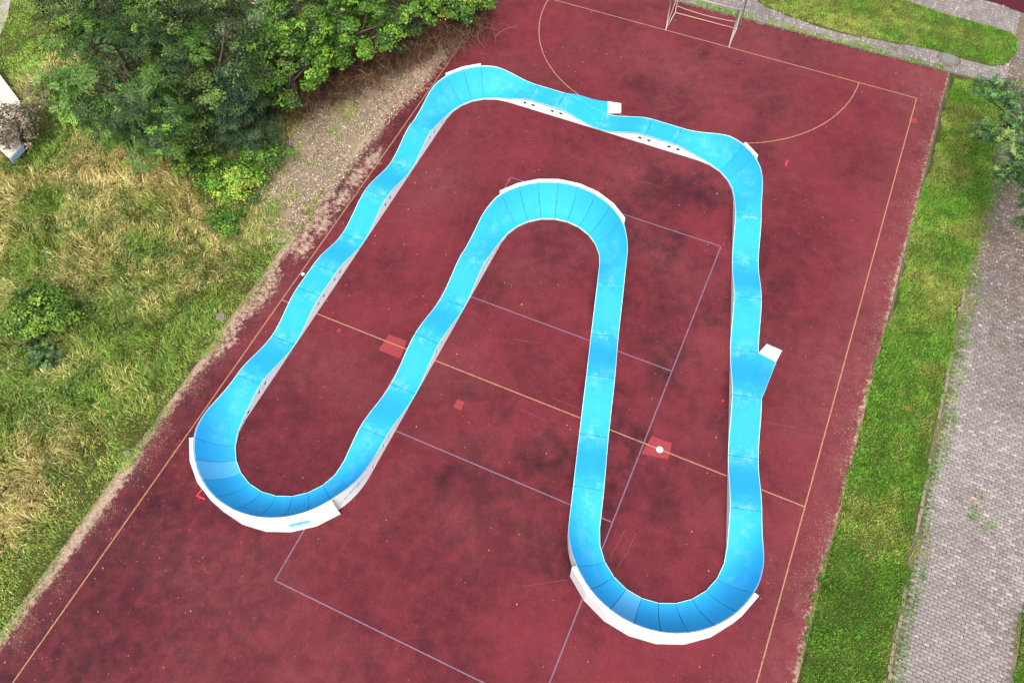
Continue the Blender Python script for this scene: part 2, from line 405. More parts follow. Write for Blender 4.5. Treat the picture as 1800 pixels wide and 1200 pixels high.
cells = cells[~in_poly(cells[:, 0], cells[:, 1], ISLAND)]
cells = cells[near_view(np.c_[cells, np.zeros(len(cells))], 60)]
mh = at(1668, 103); cells = cells[np.hypot(cells[:, 0] - mh[0], cells[:, 1] - mh[1]) > .5]
cells = cells[~((cells[:, 1] > 28.15 - (cells[:, 0] - 11.9) * .16) & (cells[:, 0] > 9))]
weed = fbm(cells[:, 0] * .8, cells[:, 1] * .8, 61)
edge = np.clip(1 - (cells[:, 0] - 13.5) / .45, 0, 1) * (cells[:, 1] < 22.3)
strip_top = np.clip(1 - np.abs(cells[:, 1] - 22.55) / .45, 0, 1) * (cells[:, 0] < 10.8)
keep = (weed * .55 + .45 * edge + .40 * strip_top) < .60 + .14 * rng.random(len(cells))
cells = cells[keep]
hor = (cells[:, 0] > 13.52)
n = len(cells)
tone = fbm(cells[:, 0] * .45, cells[:, 1] * .45, 71)
litter = np.clip((cells[:, 1] - 6) / 8, 0, .8)                   # dark leaf mould under the overhanging tree
pc = np.array(lin(114, 107, 105))[None] * (.70 + .6 * tone[:, None]) * (1 + rng.normal(0, .10, n))[:, None]
pale = rng.random(n) < .16; pc[pale] *= 1.3
warm = rng.random(n) < .2; pc[warm] *= [1.03, .98, .93]
pc = pc * (1 - .45 * (litter * (cells[:, 0] > 13.5))[:, None] * np.array([.9, 1., 1.1]))
# template brick with bevelled top: 8 top-ish verts
def brick_verts(hx, hy, bev=.008, h=.05):
    return np.array([(-hx, -hy, -h), (hx, -hy, -h), (hx, hy, -h), (-hx, hy, -h), (-hx, -hy, -bev), (hx, -hy, -bev), (hx, hy, -bev), (-hx, hy, -bev),
                     (-hx + bev, -hy + bev, 0), (hx - bev, -hy + bev, 0), (hx - bev, hy - bev, 0), (-hx + bev, hy - bev, 0)])
BF = np.array([(0, 1, 5, 4), (1, 2, 6, 5), (2, 3, 7, 6), (3, 0, 4, 7), (4, 5, 9, 8), (5, 6, 10, 9), (6, 7, 11, 10), (7, 4, 8, 11), (8, 9, 10, 11)])
d2 = np.linalg.norm(np.c_[cells, np.zeros(n)] - CAM, axis=1); q = to_px(np.c_[cells, np.zeros(n)])
inside = (q[:, 0] > 0) & (q[:, 0] < 1800) & (q[:, 1] > 0) & (q[:, 1] < 1200)
order = np.argsort(np.where(inside & hor, d2, 1e9)); solo = order[:300]; rest = order[300:]
hz = brick_verts(.101, .048); vt = brick_verts(.048, .101)
V = np.where(hor[rest][:, None, None], hz[None], vt[None]) + np.c_[cells[rest], rng.normal(0, .003, len(rest))][:, None, :]
Fb = (BF[None] + (np.arange(len(rest)) * 12)[:, None, None]).reshape(-1, 4)
o = link('paver', mesh_tri('paver', V.reshape(-1, 3), Fb, np.repeat(pc[rest], 12, 0)), PAVER, path_o); tag(o, kind='stuff')
tones = []
for kq in range(6):
    cc = pc[solo][rng.integers(0, 300)]; me = mesh_tri('paver', hz, BF, np.repeat(cc[None], 12, 0)); me.materials.append(PAVER); tones.append((cc.mean(), me))
for i in solo:
    me = min(tones, key=lambda t: abs(t[0] - pc[i].mean()) + .03 * rng.random())[1]
    o = link('paver', me, None, path_o); o.location = (cells[i, 0], cells[i, 1], rng.normal(0, .003)); o.rotation_euler = (rng.normal(0, .008), rng.normal(0, .008), rng.normal(0, .01))
# row of small upright edging stones between the grass and the paving
er = empty('edging_row', (13.42, 0, 0)); tag(er, 'row of pale edging stones between the grass strip and the paving', 'edging')
eb = MB(); eb.prism([(-.05, -.085), (-.035, -.1), (.035, -.1), (.05, -.085), (.05, .085), (.035, .1), (-.035, .1), (-.05, .085)], -.1, .03); eme = None
for yy in np.arange(-6.5, 12.6, .225):
    if vnoise(np.array([yy * .7]), np.array([.3]), 9)[0] > .47: continue
    if eme is None: o = eb.build('edging_stone', m_plain('pale_edging_stone', tuple(lin(116, 106, 92)), .9, .4, 9, .2)); eme = o.data
    else: o = link('edging_stone', eme)
    o.parent = er; o.location = (rng.normal(0, .02) + .0015 * (yy - 3) * -1, yy + rng.normal(0, .01), -.012 + rng.normal(0, .014)); o.rotation_euler = (rng.normal(0, .05), rng.normal(0, .05), rng.normal(0, .06))
# manhole cover
mhc = empty('manhole_cover', (mh[0], mh[1], 0)); tag(mhc, 'round grey manhole cover set in the paving beside the island lawn', 'manhole cover')
b = MB(); b.tube([(0, 0, -.03), (0, 0, .012)], .33, 28); b.build('cover', IRON, mhc)
b = MB()
for kq in range(28):
    a0, a1 = 2 * math.pi * kq / 28, 2 * math.pi * (kq + 1) / 28
    b.prism([(.345 * math.cos(a0), .345 * math.sin(a0)), (.43 * math.cos(a0), .43 * math.sin(a0)), (.43 * math.cos(a1), .43 * math.sin(a1)), (.345 * math.cos(a1), .345 * math.sin(a1))], -.03, .006)
b.build('ring', STONE, mhc)

# ================================================================== LAWNS (soil sheets)
b = MB(); ys = np.linspace(-14, 22.2, 60)
L_ = [(11.15, yy) for yy in ys]; R_ = [(13.36 + .10 * (vnoise(np.array([yy * .9]), np.array([0.]), 5)[0] - .5) + (0.12 if yy > 12.5 else 0), yy) for yy in ys]
for i in range(len(ys) - 1): b.poly([(*L_[i], -.008), (*R_[i], -.008), (*R_[i + 1], -.008), (*L_[i + 1], -.008)])
tag(b.build('lawn', LAWNM), 'narrow strip of lawn between the red court and the paving', 'lawn', kind='structure')
b = MB(); b.prism(ISLAND, -.05, .01); tag(b.build('lawn', LAWNM), 'island of lawn between the two paved paths behind the goal', 'lawn', kind='structure')
b = MB(); b.poly([(PX1 + .08, -14, -.01), (24, -14, -.01), (24, -.62, -.01), (PX1 + .08, -.62, -.01)])
tag(b.build('lawn', LAWNM), 'lawn on the far side of the paving at the lower right', 'lawn', kind='structure')
# wood chip ground by the thicket
chip_poly = [tuple(at(*q)[:2]) for q in [(395, 440), (430, 345), (490, 270), (560, 170), (680, 90), (850, -10), (890, -20)]] + [(-9.9, 19.5), (-10.35, 14), (-10.75, 8), (-11.2, 2.5)]
b = MB(); b.poly([(*q, -.012) for q in chip_poly]); tag(b.build('ground', CHIPS), 'bare brown wood chip ground between thicket and court', 'ground', kind='structure')

# ================================================================== PUMP TRACK
track = empty('pump_track', (-2, 3, 0))
tag(track, 'winding light blue pump track with white sides lying on the red court', 'pump track')
RI, RO, RS = 2.0, 3.03, 3.19          # inner radius, rim radius, radius of the skirt's corners
TH = math.radians(15.36)              # tilt of the two slanting straights
cL = np.array([-6.45, -4.73]); cTL = np.array([-6.46, 10.93]); cTR = np.array([2.34, 10.93]); cS = np.array([6.13, -2.865]); cN = np.array([-1.45, 5.72])
ZC, ZV, ZI = .50, .05, .07
def pol(c, r, deg): return c + r * np.array([math.cos(math.radians(deg)), math.sin(math.radians(deg))])
T15 = math.degrees(TH)

def zprof(nodes, s):
    """cosine-eased heights between the module joints"""
    for (s0, z0), (s1, z1) in zip(nodes[:-1], nodes[1:]):
        if s0 - 1e-9 <= s <= s1 + 1e-9:
            t = (s - s0) / (s1 - s0); return z0 + (z1 - z0) * (.5 - .5 * math.cos(math.pi * t))
    return nodes[0][1] if s < nodes[0][0] else nodes[-1][1]
def pw(nodes, s):
    xs = [a for a, _ in nodes]; zs = [b for _, b in nodes]
    return float(np.interp(s, xs, zs))
def tr_in(d):      # inner edge height, d = metres past the end crest (arc starts at 1.2)
    return pw([(0, .50), (.15, .492), (.5, .40), (.9, .28), (1.2, .19), (1.6, .12), (1.95, .085), (2.3, ZI), (9, ZI)], d)
def tr_out(d, zr):
    return pw([(0, .50), (.3, .505), (.7, .55), (1.2, .66), (1.55, .80), (1.9, .94), (2.2, zr - .03), (2.5, zr), (9, zr)], d)

mods = []     # every module: list of stations (Lxy, Rxy, zL, zR), inner side, info
def straight(A_L, A_R, B_L, B_R, joints, zs, inner_a, inner_b, zr_a, zr_b, fade=None):
    """joints: distances of the joints from A; zs heights there. Ends are half of a berm transition."""
    A_L, A_R, B_L, B_R = map(np.array, (A_L, A_R, B_L, B_R)); Ln = np.hypot(*((A_L + A_R) / 2 - (B_L + B_R) / 2))
    def stn(s):
        t = s / Ln; Lp = A_L + (B_L - A_L) * t; Rp = A_R + (B_R - A_R) * t
        if s < joints[0]:
            d = joints[0] - s; d = d * 1.2 / max(joints[0], 1e-6); zi, zo = tr_in(d), tr_out(d, zr_a); inn = inner_a
            return Lp, Rp, (zi if inn == 'L' else zo), (zi if inn == 'R' else zo)
        if s > joints[-1]:
            d = s - joints[-1]; d = d * 1.2 / max(Ln - joints[-1], 1e-6); zi, zo = tr_in(d), tr_out(d, zr_b); inn = inner_b
            return Lp, Rp, (zi if inn == 'L' else zo), (zi if inn == 'R' else zo)
        z = zprof(list(zip(joints, zs)), s); return Lp, Rp, z, z
    out = []
    for s0, s1 in zip(joints[:-1], joints[1:]):
        out.append(dict(st=[stn(s) for s in np.linspace(s0 + .008, s1 - .008, 15)], inner=None, length=s1 - s0, crest=(zprof(list(zip(joints, zs)), s0) > .4, zprof(list(zip(joints, zs)), s1) > .4)))
    head = [stn(s) for s in np.linspace(0, joints[0] - .004, 9)]; tail = [stn(s) for s in np.linspace(joints[-1] + .004, Ln, 9)]
    return head, out, tail
def arc(c, a0, a1, inner, zr):
    """berm: 30 degree entry, 15 degree wedges, 30 degree exit; returns (entry stations, wedges, exit stations)"""
    sg = 1 if a1 > a0 else -1; tot = abs(a1 - a0); cuts = [0, 30] + [30 + 15 * k for k in range(1, int(round((tot - 60) / 15)) + 1)] + [tot]
    cuts[-2] = tot - 30
    def stn(phi, f0, f1):
        a = a0 + sg * phi
        i0, i1 = pol(c, RI, a0 + sg * f0), pol(c, RI, a0 + sg * f1); t = (phi - f0) / (f1 - f0)
        if f1 - f0 > 20:      # entry modules: two facets
            fm = (f0 + f1) / 2; im = pol(c, RI, a0 + sg * fm)
            pin = i0 + (im - i0) * (t * 2) if t < .5 else im + (i1 - im) * (t * 2 - 1)
        else: pin = i0 + (i1 - i0) * t
        e = min(phi, tot - phi); ro = 3.0 + (RO - 3.0) * min(1, e / 25); pout = pol(c, ro, a)
        d = 1.2 + math.radians(min(e, 60)) * 2.5 * .95
        zi, zo = tr_in(d), tr_out(d, zr)
        Lp, Rp = (pin, pout) if inner == 'L' else (pout, pin)
        return Lp, Rp, (zi if inner == 'L' else zo), (zi if inner == 'R' else zo)
    ent = [stn(p, cuts[0], cuts[1]) for p in np.linspace(0, cuts[1] - .1, 11)]
    mid = [dict(st=[stn(p, f0, f1) for p in np.linspace(f0 + .17, f1 - .17, 6)], inner=inner, a=(a0 + sg * f0, a0 + sg * f1)) for f0, f1 in zip(cuts[1:-2], cuts[2:-1])]
    ext = [stn(p, cuts[-2], cuts[-1]) for p in np.linspace(cuts[-2] + .1, tot, 11)]
    return ent, mid, ext

ZR, ZRc = 1.09, 1.0
A_TL = arc(cTL, 180, 90, 'R', ZRc); A_TR = arc(cTR, 90, T15, 'R', ZRc); A_S = arc(cS, T15, T15 - 180, 'R', ZR)
A_N = arc(cN, T15, 180, 'L', ZR); A_L = arc(cL, 0, -180, 'R', ZR)
# heading north on the left: left edge is the outer one
def ends(c, deg, inner, r=3.0):
    i, o = pol(c, RI, deg), pol(c, r, deg); return (i, o) if inner == 'L' else (o, i)
S_left = straight(*ends(cL, -180, 'R'), *ends(cTL, 180, 'R'), [v + 4.73 for v in (-3.53, -1.5, .49, 1.68, 3.62, 5.68, 7.67, 9.65)], [ZC, ZV, ZC, ZC, ZV, ZC, .10, .55], 'R', 'R', ZR, ZRc)
S_top = straight(*ends(cTL, 90, 'R'), *ends(cTR, 90, 'R'), [v + 6.46 for v in (-5.41, -4.10, -2.10, -.08, 1.21)], [ZC, ZC, ZV, ZC, ZC], 'R', 'R', ZRc, ZRc)
S_right = straight(*ends(cTR, T15, 'R'), *ends(cS, T15, 'R'), [1.17, 3.05, 5.03, 7.05, 9.10, 11.15, 13.12], [ZC, ZV, ZC, ZV, ZC, ZV, ZC], 'R', 'R', ZRc, ZR)
S_mr = straight(*ends(cS, T15 - 180, 'R'), *ends(cN, T15, 'L'), [1.15, 3.2, 5.25, 7.2, 9.2], [ZC, ZV, ZC, ZV, ZC], 'R', 'L', ZR, ZR)
S_ml = straight(*ends(cN, 180, 'L'), *ends(cL, 0, 'R'), [5.72 - v for v in (4.40, 2.45, .46, -1.5, -3.53)], [.55, ZV + .03, ZC, ZV, ZC], 'L', 'R', ZR, ZR)
chain = [(S_left, A_TL), (S_top, A_TR), (S_right, A_S), (S_mr, A_N), (S_ml, A_L)]
modules = []
for k, (S, A) in enumerate(chain):
    prevA = chain[k - 1][1]; inn_prev = 'L' if prevA is A_N else 'R'; inn = 'L' if A is A_N else 'R'
    modules.append(dict(st=prevA[2] + S[0][1:], inner=inn_prev, kind='trans'))
    modules += [dict(m, kind='str', run=k) for m in S[1]]
    modules.append(dict(st=S[2] + A[0][1:], inner=inn, kind='trans'))
    modules += [dict(m, kind='berm', run=k) for m in A[1]]
NU = 11
def section(st, inner):
    Lp, Rp, zL, zR = st; us = np.linspace(0, 1, NU); out = []
    for u in us:
        if inner == 'L': g = zL + (zR - zL) * u ** 1.75
        elif inner == 'R': g = zR + (zL - zR) * (1 - u) ** 1.75
        else: g = zL + (zR - zL) * u
        out.append((*(Lp + (Rp - Lp) * u), g))
    return np.array(out)
HOLLOW_SHADE = m_plain('hollow_shade', (.02, .02, .022), .9, .2, 8, .1)  # near-black keeps the hollow under the track dark: shade put into colour
def panel(name, grids, mat, wear=None):
    """riding surface from sections: top skin + underside + pale edge strips, one mesh"""
    G = np.array(grids); ns, nu, _ = G.shape; t = .03
    top = G.reshape(-1, 3); bot = top - [0, 0, t]
    V = [tuple(v) for v in top] + [tuple(v) for v in bot]; idx = np.arange(ns * nu).reshape(ns, nu)
    a = np.stack([idx[:-1, :-1], idx[:-1, 1:], idx[1:, 1:], idx[1:, :-1]], -1).reshape(-1, 4)
    p0, p1, p2 = top[a[nu * (ns // 2 - 1), 0]], top[a[nu * (ns // 2 - 1), 1]], top[a[nu * (ns // 2 - 1), 3]]
    if np.cross(p1 - p0, p2 - p0)[2] < 0: a = a[:, ::-1]
    F = [tuple(r) for r in a] + [tuple(r[::-1] + ns * nu) for r in a]; M = [0] * len(a) + [2] * len(a)
    def side(line, mi):                      # own vertices, so that the edge stays crisp
        for i in range(len(line) - 1):
            b0 = len(V); V.extend([tuple(top[line[i]]), tuple(top[line[i + 1]]), tuple(bot[line[i + 1]]), tuple(bot[line[i]])])
            F.append((b0, b0 + 1, b0 + 2, b0 + 3)); M.append(mi)
    side(idx[:, 0], 1); side(idx[:, -1], 1); side(idx[0, :], 0); side(idx[-1, :], 0)
    me = bpy.data.meshes.new(name); me.from_pydata(V, [], F); me.materials.append(mat); me.materials.append(EDGE); me.materials.append(HOLLOW_SHADE)
    me.polygons.foreach_set('material_index', np.array(M, np.int32))
    me.polygons.foreach_set('use_smooth', np.array([i < 2 * len(a) for i in range(len(F))]))
    at_ = me.attributes.new('wear', 'FLOAT', 'POINT')
    w_ = np.zeros((ns, nu)) if wear is None else wear
    at_.data.foreach_set('value', np.concatenate([w_.ravel(), w_.ravel(), np.zeros(len(V) - 2 * w_.size)]).astype(np.float32))
    me.update(); o = link(name, me); reparent(o, track); return o
def edge_strip(line, inward, name='edge_trim'):
    """slim pale lip along an edge of the riding surface"""
    b = MB(); wd, h = .016, .010
    for i in range(len(line) - 1):
        p, q = np.array(line[i]), np.array(line[i + 1]); n0, n1 = inward[i] * wd, inward[i + 1] * wd
        z = np.array([0, 0, h])
        a_, b_, c_, d_ = p + z, q + z, q + n1 + z, p + n0 + z
        b.poly([a_, b_, c_, d_]); b.poly([p + n0 - [0, 0, .01], q + n1 - [0, 0, .01], c_, d_][::-1]); b.poly([p - [0, 0, .03], q - [0, 0, .03], b_, a_])
    return b
def wall(pts, ztop, holes=(), z0=0.0, name='side_wall', back=None, slope=None, thick=.018):
    """vertical panel under an edge: pts plan polyline, ztop heights, holes at (s, z)"""
    pts = np.array(pts); s = np.concatenate([[0], np.cumsum(np.hypot(*np.diff(pts, axis=0).T))]); zt = np.array(ztop)
    if len(holes) == 0:
        b = MB()
        for i in range(len(pts) - 1):
            b.poly([(*pts[i], z0), (*pts[i + 1], z0), (*pts[i + 1], zt[i + 1]), (*pts[i], zt[i])])
    else:
        outer = [(a, z0) for a in s] + [(a, z) for a, z in zip(s[::-1], zt[::-1])]
        co = [Vector(q) for q in outer]; ed = [(i, (i + 1) % len(outer)) for i in range(len(outer))]; hp = []
        for (hs, hz) in holes:
            b0 = len(co); ring = []
            for k in range(10):
                a = 2 * math.pi * k / 10; ring.append((hs + .085 * math.cos(a), hz + .066 * math.sin(a)))
            co += [Vector(q) for q in ring]; ed += [(b0 + k, b0 + (k + 1) % 10) for k in range(10)]; hp.append(ring)
        vo, eo, fo, *_ = delaunay_2d_cdt(co, ed, [], 0, 1e-5)
        b = MB(); xs = np.interp([v.x for v in vo], s, pts[:, 0]); ys_ = np.interp([v.x for v in vo], s, pts[:, 1])
        for f in fo:
            cx = sum(vo[i].x for i in f) / len(f); cz = sum(vo[i].y for i in f) / len(f)
            if not in_poly(np.array([cx]), np.array([cz]), outer)[0]: continue
            if any(in_poly(np.array([cx]), np.array([cz]), h)[0] for h in hp): continue
            b.poly([(xs[i], ys_[i], vo[i].y) for i in f])
    if back is not None and len(holes):            # added near-black backing that paints the unlit hollow behind the grip holes
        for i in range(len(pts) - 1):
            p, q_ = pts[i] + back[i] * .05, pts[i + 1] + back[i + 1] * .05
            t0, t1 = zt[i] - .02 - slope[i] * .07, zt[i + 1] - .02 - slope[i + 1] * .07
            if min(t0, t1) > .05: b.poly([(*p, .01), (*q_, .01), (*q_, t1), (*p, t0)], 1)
    o = b.build(name, [WHITE, HOLLOW_SHADE]); reparent(o, track)
    md = o.modifiers.new('thickness', 'SOLIDIFY'); md.thickness = thick; md.offset = 0
    return o

skirts = {id(A_L[1][0]['st']): 1}
n_faded = 0
for mi, m in enumerate(modules):
    st = m['st']; inner = m['inner']; G = [section(s, inner) for s in st]; ns = len(G)
    # wear: scuffed patches near the joints and on the line riders take
    cx = np.linspace(-1, 1, NU)[None, :]; tt = np.linspace(0, 1, ns)[:, None]
    if m['kind'] == 'str':
        wear = np.clip(np.exp(-(tt / .16) ** 2) + np.exp(-((1 - tt) / .16) ** 2), 0, 1) * (1 - .35 * cx ** 2) * .95 + .12 * np.exp(-(cx / .35) ** 2)
    elif m['kind'] == 'trans': wear = .45 * np.ones((ns, 1)) * np.exp(-(cx / .6) ** 2)
    else: wear = .12 * np.ones((ns, 1)) * np.exp(-(cx / .7) ** 2)
    faded = m['kind'] == 'berm' and ((m['run'] == 2 and abs((m['a'][0] + m['a'][1]) / 2 % 360 - 262.5) < 6) or (m['run'] == 4 and abs((m['a'][0] + m['a'][1]) / 2 % 360 - 232.5) < 6))
    o = panel('riding_panel', G, BLUE_GREY if faded else BLUE, wear)
    if faded: o['label'] = 'greyer, faded wedge of the blue banked curve'
    for side_ in ('L', 'R'):
        spur_side = side_ == 'L' and m['kind'] == 'str' and (st is S_top[1][1]['st'] or st is S_right[1][3]['st'])
        col_ = 0 if side_ == 'L' else -1; line = [g[col_] for g in G]
        inw = [np.array([*(g[1 if side_ == 'L' else -2] - g[col_])]) for g in G]; inw = [v / np.linalg.norm(v) for v in inw]
        if not spur_side:
          t_ = edge_strip(line, inw).build('edge_trim', EDGE); t_.parent = o; t_.matrix_parent_inverse = Matrix.Translation(track.location) @ Matrix.Translation(track.location).inverted()
        # white panel below, inset 12 mm
        pts = [np.array(l_[:2]) + v[:2] / max(np.hypot(*v[:2]), 1e-6) * .014 for l_, v in zip(line, inw)]; zt = [l_[2] - .028 for l_ in line]
        s = np.concatenate([[0], np.cumsum(np.hypot(*np.diff(np.array(pts), axis=0).T))]); holes = []
        if m['kind'] == 'str':
            if m['crest'][0]: holes.append((.19, .26))
            if m['crest'][1]: holes.append((s[-1] - .19, .26))
        elif m['kind'] == 'trans':
            zt_a = np.array(zt); low_first = st[0][2 if side_ == 'L' else 3]
            # crest end of the transition is where both edges are level
            ce = 0 if abs(st[0][2] - st[0][3]) < abs(st[-1][2] - st[-1][3]) else -1
            for dd in (.19, .95):
                hs = dd if ce == 0 else s[-1] - dd
                if np.interp(hs, s, zt) > .30: holes.append((hs, .26 if dd < .5 else .17))
                elif np.interp(hs, s, zt) > .22: holes.append((hs, .10))
        ok = [h for h in holes if all(np.interp(h[0] + dd, s, zt) > h[1] + .075 for dd in (-.08, 0, .08)) and h[1] > .08]
        wall(pts, zt, ok, back=[v[:2] / max(np.hypot(*v[:2]), 1e-6) for v in inw], slope=[max(0., -v[2]) / max(np.hypot(*v[:2]), 1e-6) for v in inw])

# ---- outward skirts behind the rims: one faceted panel per wedge
def skirt(c, a0, a1, zr, first, last):
    b = MB(); zt = zr + .004; zb = .0
    p0, p1 = pol(c, RS, a0 + .12), pol(c, RS, a1 - .12) if a1 > a0 else pol(c, RS, a1 + .12)
    q = [pol(c, RO + .012, a) for a in np.linspace(a0, a1, 5)]
    top = [(*p0, zt - .012), (*p1, zt - .012)] + [(*v, zt) for v in q[::-1]]
    b.poly(top); b.poly([(*p0, zb), (*p1, zb), (*p1, zt - .012), (*p0, zt - .012)])
    for pp, qq, fl in ((p0, q[0], first), (p1, q[-1], last)):
        if fl: b.poly([(*pp, zb), (*qq, zb), (*qq, zt), (*pp, zt - .012)])
    o = b.build('skirt_panel', WHITE); reparent(o, track); return o, p0, p1
def skirts_for(c, angs, zr):
    res = []
    for k in range(len(angs) - 1): res.append(skirt(c, angs[k], angs[k + 1], zr, k == 0, k == len(angs) - 2))
    return res
skL = skirts_for(cL, [-30 - 15 * k for k in range(9)], ZR)
skirts_for(cS, [T15 - 30 - 15 * k for k in range(9)], ZR)
skirts_for(cN, [T15 + 30 + 14.955 * k for k in range(8)], ZR)
skirts_for(cTL, [150, 135, 120], ZRc); skirts_for(cTR, [60, T15 + 30], ZRc)

# ---- printed marks on the skirt of the left curve
def decal(parent, p0, p1, u0, u1, z0, z1, mat, dz0=0, dz1=0):
    p0, p1 = np.array(p0), np.array(p1); t = p1 - p0; n_ = np.array([t[1], -t[0]]); n_ /= np.hypot(*n_)
    if n_ @ (p0 - cL) < 0: n_ = -n_
    a, b_ = p0 + t * u0 + n_ * .004, p0 + t * u1 + n_ * .004
    m_ = MB(); m_.poly([(*a, z0 + dz0), (*b_, z0 + dz1), (*b_, z1 + dz1), (*a, z1 + dz0)]); o = m_.build('printed_mark', mat)
    o.parent = parent; return o
o_, p0, p1 = skL[1]                                        # wedge between 45 and 60 degrees past east
decal(o_, p0, p1, .10, .88, .42, .60, TEAL_L); decal(o_, p0, p1, .10, .88, .60, .72, TEAL)
decal(o_, p0, p1, .46, .52, .50, .66, ROOF_W); decal(o_, p0, p1, .20, .42, .86, .89, TEAL, 0, .02); decal(o_, p0, p1, .50, .84, .93, .95, TEAL_L)
# on the plain wall next to it
for (a0, a1, z0, z1) in ((-27, -22, .30, .36), (-23, -17, .42, .47), (-19, -10, .46, .52), (-13, -6, .40, .44)):
    m_ = MB(); A0, A1 = pol(cL, 3.028, a0), pol(cL, 3.024, a1)
    m_.poly([(*A0, z0), (*A1, z0 + .10), (*A1, z1 + .10), (*A0, z1)]); o = m_.build('printed_mark', TEAL); reparent(o, track)

# ---- entry spurs: a triangular blue wing beside a module and a pale plate down to the court
def spur(stations, A_side, B, far_a, far_b, zB=.085):
    """stations run from the crest (C) to the valley (A); B = outer end of the wing"""
    col_ = 2 if A_side == 'L' else 3; G = []
    line = [(*(s[0] if A_side == 'L' else s[1]), s[col_]) for s in stations]; n_ = len(line); C = np.array(line[0])
    for k, p in enumerate(line):
        t = k / (n_ - 1); z = p[2]; e = C[:2] + (np.array(B) - C[:2]) * t; off = (e - np.array(p[:2]))
        p2 = np.array(p[:2]); lenk = np.hypot(*off)
        G.append(np.array([(*(p2 + off * u), z + .006 + (zB - line[-1][2]) * t * u) for u in np.linspace(0, 1, 6)]))
    G[0] += np.array([(off_ * 1e-4, 0, 0) for off_ in range(6)])
    wear = np.full((n_, 6), .22); o = panel('entry_wing', G, BLUE, wear)
    outer = [g[-1] for g in G]
    wall([g[:2] for g in outer], [g[2] - .028 for g in outer])
    # plate
    a, b_ = G[-1][0], G[-1][-1]; b = MB(); t = .02
    far_a, far_b = np.array([*far_a, .022]), np.array([*far_b, .022]); a = a + [0, 0, .004]; b_ = b_ + [0, 0, .004]
    sh = (a - b_) * .04
    top = [a, b_, far_b, far_a]
    if np.cross(top[1] - top[0], top[2] - top[0])[2] < 0: top = top[::-1]
    bot = [np.array([v[0], v[1], max(v[2] - .02, .002)]) for v in top]
    b.poly(top); b.poly(bot[::-1])
    for i in range(4): j = (i + 1) % 4; b.poly([bot[i], bot[j], top[j], top[i]])
    o = b.build('entry_plate', PLATE); reparent(o, track)
top_mod = S_top[1][1]['st']; right_mod = S_right[1][3]['st']      # crest -4.1 -> valley ; valley 6.5 -> crest 8.55
spur(top_mod, 'L', at(1068.3, 178.5, .085)[:2], at(1092, 198.5, .02)[:2], at(1092, 181.7, .02)[:2])
spur(right_mod[::-1], 'L', at(1364.2, 636.7, .085)[:2], at(1347.8, 604.2, .02)[:2], at(1375, 615.8, .02)[:2])

# ================================================================== GOAL
gl = empty('goal', (0, H, 0)); tag(gl, 'weathered white metal goal frame at the top edge of the court', 'goal')
def bar(name, pts, r, mat=STEEL, n=8):
    b = MB(); b.tube([(p[0], p[1] - H, p[2]) for p in pts], r, n); return b.build(name, mat, gl, True)
for s in (-1, 1):
    bar('post', [(s * 1.53, H + .02, 0), (s * 1.53, H + .02, 2.04)], .028)
    bar('ground_bar', [(s * 1.53, H + .06, .05), (s * 1.5, 21.47, .05)], .024)
    bar('rear_upright', [(s * 1.5, 21.47, .0), (s * 1.5, 21.47, 1.6)], .022)
    bar('top_stay', [(s * 1.53, H + .06, 2.02), (s * 1.5, 21.47, 1.6)], .02)
    bar('diagonal_brace', [(s * 1.53, H + .05, .12), (s * 1.51, 21.2, .95), (s * 1.5, 21.45, 1.5)], .016)
bar('crossbar', [(-1.57, H + .02, 2.0), (1.57, H + .02, 2.0)], .028)
bar('rear_ground_bar', [(-1.5, 21.47, .05), (1.5, 21.47, .05)], .024, m_plain('worn_yellowish_steel', tuple(lin(160, 132, 108)), .6, .15, 8))
bar('net_rope', [(x_, 21.5, .40 - .10 * (1 - (x_ / 1.5) ** 2)) for x_ in np.linspace(-1.5, 1.5, 15)], .016)
pr = at(1300, 47); pp = empty('pole', (pr[0], pr[1], 0)); tag(pp, 'thin dark metal pole standing behind the right end of the goal', 'pole')
b = MB(); b.tube([(0, 0, 0), (0, 0, 3.2)], .03, 10); b.build('shaft', DARKSTEEL, pp, True); b = MB(); b.tube([(0, 0, 0), (0, 0, .08)], .07, 12); b.build('foot_ring', DARKSTEEL, pp, True)

# ================================================================== SMALL THINGS
def disc(name, px, py, r, label, h=.02):
    c = at(px, py); e = empty(name, (c[0], c[1], 0)); tag(e, label, 'cap')
    b = MB(); b.tube([(0, 0, .001), (0, 0, h * .6), (0, 0, h)], [r, r, r * .9], 24); b.build('lid', WHITE, e)
    b = MB()
    for kq in range(24):
        a0, a1 = 2 * math.pi * kq / 24, 2 * math.pi * (kq + 1) / 24
        b.prism([(r * 1.03 * math.cos(a0), r * 1.03 * math.sin(a0)), (r * 1.22 * math.cos(a0), r * 1.22 * math.sin(a0)), (r * 1.22 * math.cos(a1), r * 1.22 * math.sin(a1)), (r * 1.03 * math.cos(a1), r * 1.03 * math.sin(a1))], .001, .010)
    b.build('rim', m_plain('grey_rim', (.25, .22, .22), .7), e)
disc('socket_cap', 1159.5, 790, .105, 'white round cap on the light red patch of the centre line')
disc('socket_cap', 532.5, 482, .062, 'small white cap on the court between left line and track')
